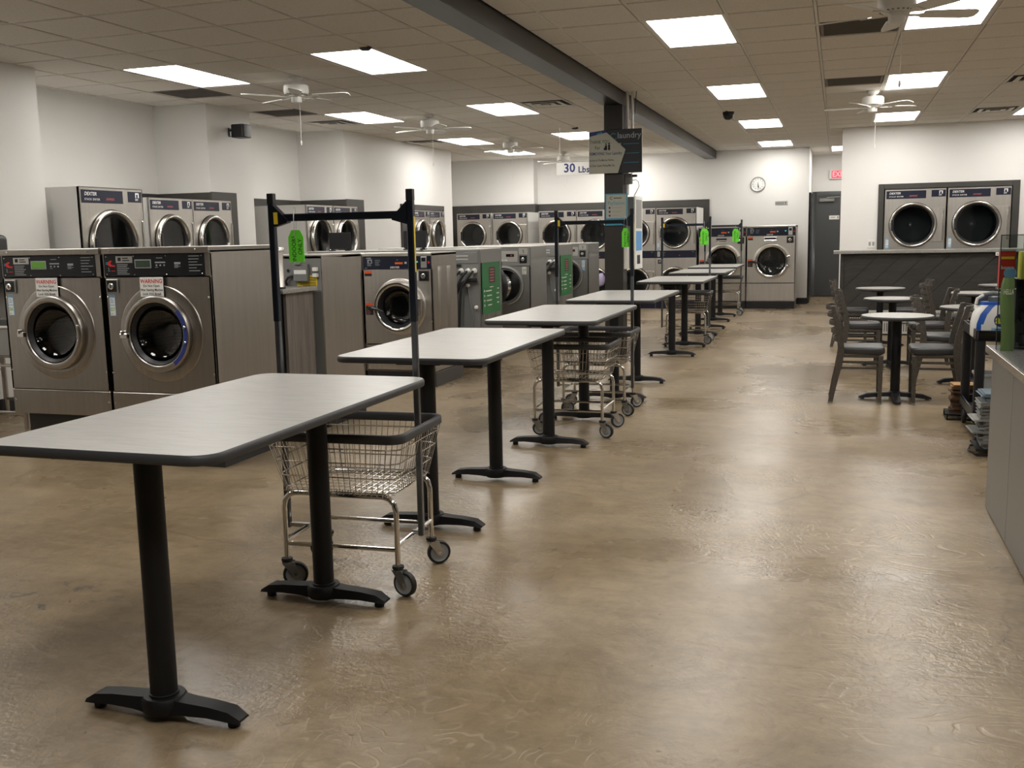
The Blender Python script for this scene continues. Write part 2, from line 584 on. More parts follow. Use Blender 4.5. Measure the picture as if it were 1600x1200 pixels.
def text(s, size, material, parent, at, face='-y', name='lettering', shear=0.0, align='CENTER', bold=0.0, sx=1.0, space=1.0):
    """flat printed words standing a hair in front of their panel"""
    key = (s, align, round(bold, 4), shear, space)
    if key not in TXT:
        cu = bpy.data.curves.new('t', 'FONT')
        cu.body = s
        cu.size = 1.0
        cu.align_x = align
        cu.align_y = 'CENTER'
        cu.shear = shear
        cu.offset = bold
        cu.space_character = space
        cu.resolution_u = 2
        ob = bpy.data.objects.new('t', cu)
        C.objects.link(ob)
        dg = bpy.context.evaluated_depsgraph_get()
        me = bpy.data.meshes.new_from_object(ob.evaluated_get(dg))
        vs = [tuple(v.co) for v in me.vertices]
        fs = [tuple(p.vertices) for p in me.polygons]
        bpy.data.objects.remove(ob)
        bpy.data.meshes.remove(me)
        TXT[key] = (vs, fs)
    vs, fs = TXT[key]
    k = size
    if face == '-y':
        q = [(at[0] + v[0] * k * sx, at[1], at[2] + v[1] * k) for v in vs]
    elif face == '+x':
        q = [(at[0], at[1] + v[0] * k * sx, at[2] + v[1] * k) for v in vs]
    elif face == 'up-y':       # reads upward on a face that looks to -y
        q = [(at[0] - v[1] * k, at[1], at[2] + v[0] * k * sx) for v in vs]
    elif face == 'up+x':
        q = [(at[0], at[1] - v[1] * k, at[2] + v[0] * k * sx) for v in vs]
    mb = MB()
    mb.add(q, fs)
    return mb.part(name, material, parent)


def arc(c, r, a0, a1, n, plane='xz', y=0.0):
    out = []
    for i in range(n + 1):
        t = a0 + (a1 - a0) * i / n
        out.append((c[0] + r * cos(t), y, c[1] + r * sin(t)))
    return out


def rrect(x0, y0, x1, y1, r, n=6):
    p = []
    for cx_, cy_, a in ((x1 - r, y0 + r, -pi / 2), (x1 - r, y1 - r, 0), (x0 + r, y1 - r, pi / 2), (x0 + r, y0 + r, pi)):
        p += [(cx_ + r * cos(a + pi / 2 * i / n), cy_ + r * sin(a + pi / 2 * i / n)) for i in range(n + 1)]
    return p

# ================================================================== STRUCTURE
struct(MB().box(-8.2, -3.4, -0.12, 4.9, 22.9, 0.0).part('floor', 'concrete'))
inner = [(-6.79, -3.2), (-6.79, 7.46), (-7.54, 7.46), (-7.54, 10.06), (-6.83, 10.06), (-6.83, 10.95), (-7.54, 10.95),
         (-7.54, 13.33), (-6.79, 13.33), (-6.79, 15.63), (-7.70, 15.63), (-7.70, 17.05), (-6.79, 17.05), (-6.79, 17.57), (-7.72, 17.57), (-7.72, 19.93)]
struct(MB().prism(inner + [(-8.0, 19.93), (-8.0, -3.2)], 0, ZC + 0.03).box(-7.70, 15.63, 1.89, -6.79, 17.05, ZC + 0.03).part('wall_left', 'wall_paint', sharp=20))
struct(MB().prism([(-8.0, 19.93), (-5.92, 19.93), (-5.92, 20.2), (-0.56, 20.2), (-0.56, 22.5), (-0.76, 22.5), (-0.76, 20.4), (-6.1, 20.4), (-8.0, 20.4)],
                  0, ZC + 0.03).part('wall_back', 'wall_paint', sharp=20))
struct(MB().box(-0.76, 22.5, 0, 1.4, 22.7, ZC + 0.03).part('wall_hall', 'wall_paint'))
wb = MB().box(0.02, 16.75, 0, 0.64, 16.95, ZC + 0.03).box(2.45, 16.75, 0, 4.75, 16.95, ZC + 0.03).box(0.64, 16.75, 2.015, 2.45, 16.95, ZC + 0.03)
wb.box(0.02, 16.95, 0, 0.22, 17.75, ZC + 0.03).box(0.02, 17.75, 0, 4.75, 17.9, ZC + 0.03).box(1.2, 17.9, 0, 1.4, 22.5, ZC + 0.03)
struct(wb.part('wall_right_back', 'wall_paint', sharp=20))
struct(MB().box(4.6, -3.2, 0, 4.8, 16.75, ZC + 0.03).part('wall_right', 'wall_paint'))
wf = struct(MB().box(-8.0, -3.4, 0, 4.8, -3.2, ZC + 0.03).part('wall_front', 'wall_paint'))
for i in range(5):          # the dark shopfront behind the viewpoint
    x = -7.0 + i * 2.35
    wn = struct(MB().box(x, -3.2, 0.10, x + 2.28, -3.16, 2.90).part('window_%d' % (i + 1), 'dim_glass'))
    f = MB()
    f.box(x - 0.04, -3.2, 0.05, x, -3.12, 2.93).box(x + 2.28, -3.2, 0.05, x + 2.31, -3.12, 2.93)
    f.box(x, -3.2, 0.05, x + 2.28, -3.12, 0.10).box(x, -3.2, 2.90, x + 2.28, -3.12, 2.93)
    f.part('window_frame', 'beam_dark', wn)

# dark painted surrounds round the dryer banks
k = [0]
def trim(*a, material='trim_dark'):
    k[0] += 1
    return struct(MB().box(*a).part('trim_%d' % k[0], material, bevel=0.004))
trim(-7.54, 7.47, 0, -7.525, 10.06, 1.975)
trim(-7.525, 10.045, 0, -6.83, 10.06, 1.975)
trim(-6.83, 10.045, 0, -6.815, 10.56, 1.982)
trim(-7.54, 10.96, 0, -7.525, 13.33, 1.985)
trim(-7.525, 13.315, 0, -6.79, 13.33, 1.985)
trim(-6.79, 13.315, 0, -6.775, 13.88, 1.99)
trim(-6.79, 15.22, 0, -6.76, 15.64, 1.965)
trim(-6.79, 17.04, 0, -6.76, 17.09, 1.965)
trim(-6.79, 15.64, 1.88, -6.76, 17.04, 1.965)
trim(-7.72, 19.90, 0, -5.92, 19.93, 2.045)
trim(-5.92, 19.90, 0, -5.89, 20.2, 2.045)
trim(-5.89, 20.17, 0, -2.42, 20.2, 2.045)
trim(0.567, 16.72, 0, 0.65, 16.75, 2.085)
trim(2.44, 16.72, 0, 2.541, 16.75, 2.085)
trim(0.65, 16.72, 2.005, 2.44, 16.75, 2.085)
trim(2.63, 16.72, 0, 4.55, 16.75, 2.085)
struct(MB().box(-2.42, 20.185, 0, -0.56, 20.2, 0.12).part('baseboard_back', 'rubber'))
struct(MB().box(-0.56, 20.2, 0, -0.545, 22.5, 0.12).part('baseboard_hall', 'rubber'))
struct(MB().box(-6.79, -3.2, 0, -6.775, 7.46, 0.12).part('baseboard_left', 'rubber'))

# beam and pillar
struct(MB().box(-2.512, -3.2, 2.814, -2.30, 20.2, ZC + 0.03).part('ceiling_beam', 'beam_dark', bevel=0.004))
struct(MB().box(-2.495, 11.15, 0, -2.285, 11.37, 2.814).part('pillar', 'column_paint', bevel=0.004))

# hall door
d1 = struct(MB().box(-0.47, 22.44, 0.01, 0.44, 22.485, 2.10).part('door_1', 'door_grey', bevel=0.003))
f = MB().box(-0.55, 22.43, 0, -0.47, 22.5, 2.20).box(-0.47, 22.43, 2.10, 0.52, 22.5, 2.20).box(0.44, 22.43, 0, 0.52, 22.5, 2.10)
f.part('door_frame', 'door_grey', d1, bevel=0.004)
MB().box(-0.40, 22.38, 1.99, -0.10, 22.44, 2.06).part('door_closer', 'grey_paint', d1, bevel=0.006)
MB().tube([(-0.25, 22.37, 2.075), (0.0, 22.33, 2.085)], 0.008).part('closer_arm', 'zinc', d1)
sg = MB().box(-0.20, 22.43, 1.62, 0.0, 22.44, 1.70).part('door_sign', 'white_plastic', d1)
MB().box(-0.04, 22.428, 1.635, -0.01, 22.43, 1.685).part('symbol', 'grey_print', sg)
MB().box(-0.17, 22.428, 1.655, -0.08, 22.43, 1.672).part('print_line', 'grey_print', sg)
MB().box(-0.46, 22.425, 0.02, 0.43, 22.44, 0.16).part('kick_plate', 'door_grey', d1)
d2 = struct(MB().box(-0.56, 20.34, 0.01, -0.52, 21.2, 2.12).part('door_2', 'black_gloss', bevel=0.003))

# ---------------------------------------------------------------- ceilings of lay-in tiles
GL, GR = 0.6325, 0.6175          # bay width left and right of the beam
LX = [-3.68 - GL * i for i in range(7)]           # bar lines, left
LY0, LPY = 7.83, 0.627
RX = [-2.05 + GR * i for i in range(12)]
RY0, RPY = 7.66, 0.6075
cl = struct(MB().box(-8.0, -3.4, ZC + 0.03, -2.4, 20.4, ZC + 0.12).part('ceiling', 'ceiling_tile'))
cr = struct(MB().box(-2.4, -3.4, ZC + 0.03, 4.8, 22.7, ZC + 0.12).part('ceiling', 'ceiling_tile'))
used = {'l': set(), 'r': set()}


def cell(side, i, j):
    if side == 'l':
        x1 = -3.68 - GL * i
        return x1 - GL, LY0 + LPY * j, x1, LY0 + LPY * (j + 1)
    x0 = -2.05 + GR * i
    return x0, RY0 + RPY * j, x0 + GR, RY0 + RPY * (j + 1)


FRAME, LENS = {}, {}
def light(side, i, j, label, group=None):
    x0, y0, x1, y1 = cell(side, i, j)
    y1 = cell(side, i, j + 1)[3]
    used[side] |= {(i, j), (i, j + 1)}
    t = thing('ceiling_light', label, 'ceiling light', ((x0 + x1) / 2, (y0 + y1) / 2, ZC), 0, group)
    a, b = (x1 - x0) / 2 - 0.008, (y1 - y0) / 2 - 0.008
    if side not in FRAME:
        q = MB()
        q.box(-a, -b, -0.004, -a + 0.026, b, 0.02).box(a - 0.026, -b, -0.004, a, b, 0.02)
        q.box(-a, -b, -0.004, a, -b + 0.026, 0.02).box(-a, b - 0.026, -0.004, a, b, 0.02)
        FRAME[side] = q.data('frame', 'white_metal')
        LENS[side] = MB().box(-a + 0.026, -b + 0.026, 0.004, a - 0.026, b - 0.026, 0.012).data('diffuser', 'lens')
    for nm, d in (('frame', FRAME[side]), ('diffuser', LENS[side])):
        o = bpy.data.objects.new(nm, d)
        C.objects.link(o)
        o.parent = t
    return t


ORD = ['nearest', 'second', 'third', 'fourth', 'farthest']
BEH = 'ceiling light panels out of view behind the camera'
# rows seen in the photo
for n_, j in enumerate((0, 6, 12)):
    light('l', 3, j, '%s glowing ceiling panel of the row along the white dryer wall' % ORD[n_])
light('l', 3, 16, 'farthest glowing ceiling panel of the dryer wall row, behind a fan')
for n_, j in enumerate((0, 6, 12)):
    light('l', 0, j, '%s glowing ceiling panel of the row beside the dark beam, on the washer side' % ORD[n_])
light('l', 0, 17, 'glowing ceiling panel by the back wall, half hidden behind the laundry sign')
for n_, j in enumerate((0, 6, 12, 18)):
    light('r', 1, j, '%s glowing ceiling panel of the row over the clear aisle, right of the beam' % ORD[n_])
for n_, j in enumerate((0, 6, 12)):
    light('r', 4, j, ['glowing ceiling panel cut by the top of the picture above the largest fan', 'glowing ceiling panel behind the pull chain of the largest fan',
                      'glowing ceiling panel next to the dryer wall, behind the small fan on the cafe side'][n_])
light('r', 7, 12, 'glowing ceiling panel at the far right edge, beside an air vent')
for side, i in (('l', 3), ('l', 0), ('r', 1), ('r', 4)):
    for j in ((-6,) if side == 'l' else (-6, -12)):
        light(side, i, j, 'ceiling panel out of view behind the camera, %s row, %s one' % ({3: 'dryer wall', 0: 'beam side', 1: 'aisle', 4: 'cafe'}[i], 'nearer' if j == -6 else 'farther'), BEH)
light('r', 7, 6, 'ceiling panel out of view on the cafe side, farther one', BEH)
light('r', 7, 0, 'ceiling panel out of view on the cafe side, nearer one', BEH)
# hall light
light('r', 3, 21, 'small glowing ceiling panel in the back hall above the exit sign')

# flat dark return grilles
for side, i, j, lab in (('l', 4, 2, 'dark square return grille in the ceiling below the nearest left light panel'),
                        ('l', 4, 5, 'dark square return grille in the ceiling behind the nearest left fan chain'),
                        ('r', 3, 1, 'dark square return grille in the ceiling beside the largest fan'),
                        ('r', 3, 6, 'dark square return grille in the ceiling in front of the smaller cafe side fan')):
    x0, y0, x1, y1 = cell(side, i, j)
    used[side].add((i, j))
    t = thing('return_grille', lab, 'vent', ((x0 + x1) / 2, (y0 + y1) / 2, ZC))
    a = 0.285
    q = MB()
    q.box(-a, -a, -0.004, -a + 0.02, a, 0.016).box(a - 0.02, -a, -0.004, a, a, 0.016).box(-a, -a, -0.004, a, -a + 0.02, 0.016).box(-a, a - 0.02, -0.004, a, a, 0.016)
    q.part('frame', 'vent_dark', t)
    MB().box(-a, -a, 0.010, a, a, 0.016).part('filter', 'vent_dark', t)
    q = MB()
    for k_ in range(26):
        y = -a + 0.03 + k_ * 0.0205
        q.box(-a + 0.02, y, -0.002, a - 0.02, y + 0.004, 0.010)
    q.part('louvre', 'vent_dark', t)['kind'] = 'stuff'

# four-way supply diffusers: nested square cones
def diffuser(side, i, j, lab):
    x0, y0, x1, y1 = cell(side, i, j)
    used[side].add((i, j))
    t = thing('air_diffuser', lab, 'vent', ((x0 + x1) / 2, (y0 + y1) / 2, ZC))
    MB().box(-0.28, -0.28, 0.018, 0.28, 0.28, 0.024).part('duct', 'duct_black', t)
    for h, (a, b) in enumerate(((0.296, 0.262), (0.215, 0.160), (0.125, 0.065))):
        q = MB()
        vs = []
        for r_, z in ((a, -0.006 - 0.006 * h), (b, -0.002 - 0.006 * h), (b, 0.001 - 0.006 * h), (a, -0.003 - 0.006 * h)):
            vs += [(-r_, -r_, z), (r_, -r_, z), (r_, r_, z), (-r_, r_, z)]
        fs = []
        for u in range(4):
            for e in range(4):
                p, p2 = u * 4, ((u + 1) % 4) * 4
                fs.append((p + e, p + (e + 1) % 4, p2 + (e + 1) % 4, p2 + e))
        q.add(vs, fs).part('cone', 'tile_grid', t)
    MB().box(-0.045, -0.045, -0.024, 0.045, 0.045, -0.020).part('centre_plate', 'tile_grid', t)


diffuser('l', 4, 7, 'square air diffuser in the ceiling behind the nearest left fan')
diffuser('l', 4, 12, 'square air diffuser with a sooty patch, at the top of the white dryer wall')
diffuser('l', -1, 6, 'square air diffuser in the ceiling close to the dark beam')
diffuser('r', 6, 7, 'square air diffuser cut by the right edge of the picture')
diffuser('r', 6, 12, 'square air diffuser above the pair of wall dryers on the cafe side')

# tiles and their hanging bars
for side, par in (('l', cl), ('r', cr)):
    a, b = (GL, LPY) if side == 'l' else (GR, RPY)
    d = MB().cbox((0, 0, 0.007), (a - 0.028, b - 0.028, 0.03)).data('tile', 'ceiling_tile', bevel=0.003)
    cut = (-2.512 + 3.68 - GL) if side == 'l' else 0.25
    d_cut = MB().cbox((0, 0, 0.007), (cut - 0.02, b - 0.028, 0.03)).data('tile', 'ceiling_tile', bevel=0.003)
    xs = range(-2, 7) if side == 'l' else range(-1, 11)
    bars = MB()
    ja, jb = (-4, 19) if side == 'l' else (-4, 24)
    for i in xs:
        for j in range(ja, jb + 1):
            x0, y0, x1, y1 = cell(side, i, j)
            if side == 'r' and ((i >= 4 and y1 > 16.9 and y0 < 17.8) or (i >= 6 and y1 > 16.9) or x1 > 4.7):
                continue
            if (i, j) in used[side]:
                continue
            dd_ = d
            if side == 'l' and i == -2:
                x1 = -2.512
                dd_ = d_cut
            if side == 'r' and i == -1:
                x0 = -2.30
                dd_ = d_cut
            o = bpy.data.objects.new('tile', dd_)
            C.objects.link(o)
            o.parent = par
            o.location = ((x0 + x1) / 2, (y0 + y1) / 2, ZC)
    ylo, yhi = (-3.2, 20.2) if side == 'l' else (-3.2, 22.5)
    for i in xs:
        x0, y0, x1, y1 = cell(side, i, 0)
        bars.box(x0 - 0.010, ylo, ZC - 0.001, x0 + 0.010, yhi, ZC + 0.03)
    for j in range(-17, jb + 2):
        y = cell(side, 0, j)[1]
        xa, xb = (-7.72, -2.5) if side == 'l' else (-2.31, 4.6)
        if y < yhi:
            bars.box(xa, y - 0.010, ZC - 0.0005, xb, y + 0.010, ZC + 0.03)
    bars.part('tile_grid', 'tile_grid', par)

# ------------------------------------------------------------------ ceiling fans
def make_fan(lab, loc, rz):
    t = thing('ceiling_fan', lab, 'ceiling fan', loc, rz, 'white ceiling fans')
    MB().lathe([(0.0, 0.0), (0.066, 0.0), (0.070, -0.012), (0.066, -0.030), (0.045, -0.050), (0.030, -0.055), (0.030, -0.075)], n=28).part('canopy', 'white_metal', t)
    MB().lathe([(0.03, -0.070), (0.100, -0.074), (0.118, -0.088), (0.120, -0.140), (0.112, -0.165), (0.085, -0.178), (0.0, -0.178)], n=36).part('motor_housing', 'white_metal', t)
    q = MB()
    for k_ in range(20):
        a = 2 * pi * k_ / 20
        q.cbox((0.100 * cos(a), 0.100 * sin(a), -0.1705), (0.012, 0.012, 0.006))
    q.part('vent_slots', 'vent_dark', t)
    MB().lathe([(0.07, -0.176), (0.072, -0.188), (0.052, -0.192), (0.052, -0.232), (0.046, -0.244), (0.0, -0.246)], n=28).part('switch_housing', 'white_metal', t)
    for k_ in range(5):
        a = 2 * pi * k_ / 5
        ca, sa = cos(a), sin(a)
        def tr(x, y, z):
            # blade pitched about its own axis
            p = R(-12)
            y2, z2 = y * cos(p) - z * sin(p), y * sin(p) + z * cos(p)
            return (x * ca - y2 * sa, x * sa + y2 * ca, z2 - 0.188)
        pr = [(0.17, 0.050), (0.30, 0.058), (0.44, 0.064), (0.50, 0.060), (0.525, 0.040), (0.53, 0.0)]
        out = [(x, y) for x, y in pr] + [(x, -y) for x, y in pr[-2::-1]]
        n_ = len(out)
        vs = [tr(x, y, 0.003) for x, y in out] + [tr(x, y, -0.003) for x, y in out]
        fs = [tuple(range(n_)), tuple(range(2 * n_ - 1, n_ - 1, -1))] + [(i, i + n_, (i + 1) % n_ + n_, (i + 1) % n_) for i in range(n_)]
        bl = MB().add(vs, fs).part('blade', 'white_metal', t)
        q = MB()
        vs = []
        for x, wd in ((0.06, 0.014), (0.13, 0.012), (0.19, 0.036), (0.225, 0.030)):
            vs += [tr(x, wd, -0.004), tr(x, -wd, -0.004), tr(x, -wd, -0.009), tr(x, wd, -0.009)]
        fs = []
        for u in range(3):
            for e in range(4):
                fs.append((u * 4 + e, u * 4 + (e + 1) % 4, u * 4 + 4 + (e + 1) % 4, u * 4 + 4 + e))
        q.add(vs, fs + [(3, 2, 1, 0), (12, 13, 14, 15)]).part('blade_bracket', 'white_metal', bl)
    q = MB().tube([(0.03, -0.01, -0.24), (0.034, -0.012, -0.42), (0.03, -0.01, -0.60)], 0.0022, 5)
    ch = q.part('pull_chain', 'white_metal', t)
    MB().lathe([(0.0, 0.0), (0.006, -0.006), (0.009, -0.028), (0.006, -0.045), (0.0, -0.048)], c=(0.03, -0.01, -0.60), n=12).part('pull_knob', 'white_plastic', ch)
    return t


fan = make_fan('white ceiling fan nearest on the washer side, long pull chain hanging', (-5.0, 8.87, ZC), R(10))
dup(fan, (-5.0, 12.23, ZC), R(22), 'second white ceiling fan along the white dryer wall')
dup(fan, (-5.03, 15.66, ZC), R(14), 'third white ceiling fan on the washer side, in front of a lit panel')
dup(fan, (-5.0, 18.84, ZC), R(4), 'farthest white ceiling fan, just above the 30 Lbs sign')
dup(fan, (0.32, 7.22, ZC), R(20), 'largest white ceiling fan, cut by the top of the picture over the cafe side')
dup(fan, (0.33, 12.47, ZC), R(30), 'smaller white ceiling fan over the round tables, near the dryer wall')

# small ceiling devices
def puck(x, y, lab):
    t = thing('ceiling_sensor', lab, 'sensor', (x, y, ZC), 0)
    MB().lathe([(0.0, -0.03), (0.035, -0.028), (0.048, -0.018), (0.052, 0.0), (0.0, 0.0)], n=24).part('body', 'black_plastic', t)
    MB().lathe([(0.052, -0.004), (0.060, -0.002), (0.060, 0.0)], n=24).part('rim', 'black_plastic', t)
puck(-3.73, 7.78, 'flat black round sensor at the edge of the nearest light panel by the beam')
puck(-3.72, 14.7, 'flat black round sensor on the ceiling just left of the hanging laundry sign')
t = thing('dome_camera', 'black dome security camera under the ceiling over the clear aisle', 'camera', (-1.416, 13.77, ZC))
MB().lathe([(0.0, 0.0), (0.072, 0.0), (0.074, -0.035), (0.068, -0.04)], n=24).part('mount', 'black_plastic', t)
MB().lathe([(0.068, -0.04), (0.066, -0.065), (0.052, -0.092), (0.028, -0.108), (0.0, -0.112)], n=24).part('dome', 'black_gloss', t)

# ================================================================== LAUNDRY MACHINES
# every machine is built with its front in the plane y = 0, looking to -y, base centre at the origin
def lines(parent, x0, z0, wd, n, gap, y, material='grey_print', h=0.003, seed=1, name='print_line'):
    """rows of print too small to read"""
    rn = random.Random(seed)
    q = MB()
    for i in range(n):
        q.box(x0, y, z0 - i * gap - h, x0 + wd * rn.uniform(0.55, 1.0), y + 0.0006, z0 - i * gap)
    o = q.part(name, material, parent)
    o['kind'] = 'stuff'
    return o


def shell(t, w_, z0, z1, d, thick=0.012, material='steel_side', y0=0.004):
    q = MB()
    a = w_ / 2
    q.box(-a, y0, z0, -a + thick, d, z1).box(a - thick, y0, z0, a, d, z1)
    q.box(-a + thick, d - thick, z0, a - thick, d, z1).box(-a + thick, y0, z0, a - thick, d - thick, z0 + thick).box(-a + thick, y0, z1 - thick, a - thick, d - thick, z1)
    return q.part('cabinet', material, t)


def door(t, cx_, cz, ro, ri, rg, proud, ring='chrome', gasket='gasket', depth=0.05, drum='drum', ddepth=0.42, xo=0.0):
    n = 56
    d = MB().lathe([(ro, 0.0), (ro, proud * 0.55), (ro - 0.003, proud * 0.85), (ro - 0.010, proud), (ri + 0.008, proud), (ri + 0.002, proud * 0.92), (ri, proud * 0.7)],
                   (cx_, 0, cz), '-y', n).part('door', ring, t, sharp=50)
    MB().lathe([(ri, proud * 0.7), (ri - 0.006, proud * 0.72), (rg + 0.004, proud * 0.35), (rg, proud * 0.2)], (cx_, 0, cz), '-y', n).part('gasket', gasket, d, sharp=50)
    MB().lathe([(rg, proud * 0.2), (rg * 0.93, -depth * 0.5), (rg * 0.72, -depth * 0.85), (rg * 0.4, -depth), (0.0, -depth * 1.05)], (cx_, 0, cz), '-y', n).part('glass', 'door_glass', d, sharp=60)
    MB().lathe([(rg + 0.015, -0.004), (rg + 0.04, -0.05), (rg + 0.045, -ddepth), (0.0, -ddepth)], (cx_, 0, cz), '-y', n).part('drum', drum, t)
    return d


def sticker(t, x, z, num, ww=0.045, style='blue', y=-0.0015):
    """tall number label: blue heading, white info field, the machine's number"""
    h = ww * 3.0
    if style == 'blue':
        s_ = MB().box(x, y, z - h, x + ww, 0, z).part('number_label', 'lightblue_print', t)
        MB().box(x + ww * 0.1, y - 0.0006, z - h * 0.48, x + ww * 0.9, y, z - h * 0.14).part('info_field', 'white_print', s_)
        MB().box(x + ww * 0.1, y - 0.0006, z - h * 0.97, x + ww * 0.9, y, z - h * 0.52).part('number_field', 'white_print', s_)
        lines(s_, x + ww * 0.2, z - h * 0.20, ww * 0.6, 3, h * 0.08, y - 0.0012, 'blue_print', h * 0.025)
        text(num, ww * 0.72, 'green_print', s_, (x + ww / 2, y - 0.0012, z - h * 0.70), bold=0.012)
        MB().box(x + ww * 0.2, y - 0.0012, z - h * 0.92, x + ww * 0.5, y, z - h * 0.89).part('print_line', 'grey_print', s_)
    elif style == 'num':       # white label, number only
        s_ = MB().box(x, y, z - ww * 1.7, x + ww, 0, z).part('number_label', 'white_print', t)
        text(num, ww * 0.72, 'green_print', s_, (x + ww / 2, y - 0.0008, z - ww * 0.75), bold=0.012)
        lines(s_, x + ww * 0.15, z - ww * 1.28, ww * 0.5, 2, ww * 0.16, y - 0.0008, 'grey_print', ww * 0.06)
    else:                       # blue foot with white number
        s_ = MB().box(x, y, z - h, x + ww, 0, z).part('number_label', 'lightblue_print', t)
        MB().box(x + ww * 0.12, y - 0.0006, z - h * 0.68, x + ww * 0.88, y, z - h * 0.10).part('info_field', 'white_print', s_)
        lines(s_, x + ww * 0.22, z - h * 0.16, ww * 0.5, 4, h * 0.11, y - 0.0012, 'blue_print', h * 0.03)
        text(num, ww * 0.70, 'white_print', s_, (x + ww / 2, y - 0.0012, z - h * 0.83), bold=0.015)
    return s_


def screws(t, pts, r=0.006, y=-0.004, material='chrome', name='screw'):
    for x, z in pts:
        MB().lathe([(r, 0), (r, -y * 0.6), (r * 0.6, -y), (0, -y)], (x, 0, z), '-y', 8).part(name, material, t)


def lock_box(t, x, z, s_, material='steel_dull', face='zinc'):
    b_ = MB().box(x, -0.012, z - s_, x + s_, 0, z).part('coin_slot', material, t, bevel=0.003)
    MB().box(x + s_ * 0.1, -0.0135, z - s_ * 0.9, x + s_ * 0.9, -0.012, z - s_ * 0.1).part('slot_plate', 'black_panel', b_)
    MB().lathe([(s_ * 0.24, 0.0), (s_ * 0.24, 0.008), (s_ * 0.18, 0.014), (0, 0.014)], (x + s_ * 0.48, -0.0135, z - s_ * 0.5), '-y', 18).part('lock', 'chrome', b_)
    MB().box(x + s_ * 0.42, -0.034, z - s_ * 0.62, x + s_ * 0.54, -0.0275, z - s_ * 0.34).part('turn_knob', 'chrome_soft', b_)
    return b_


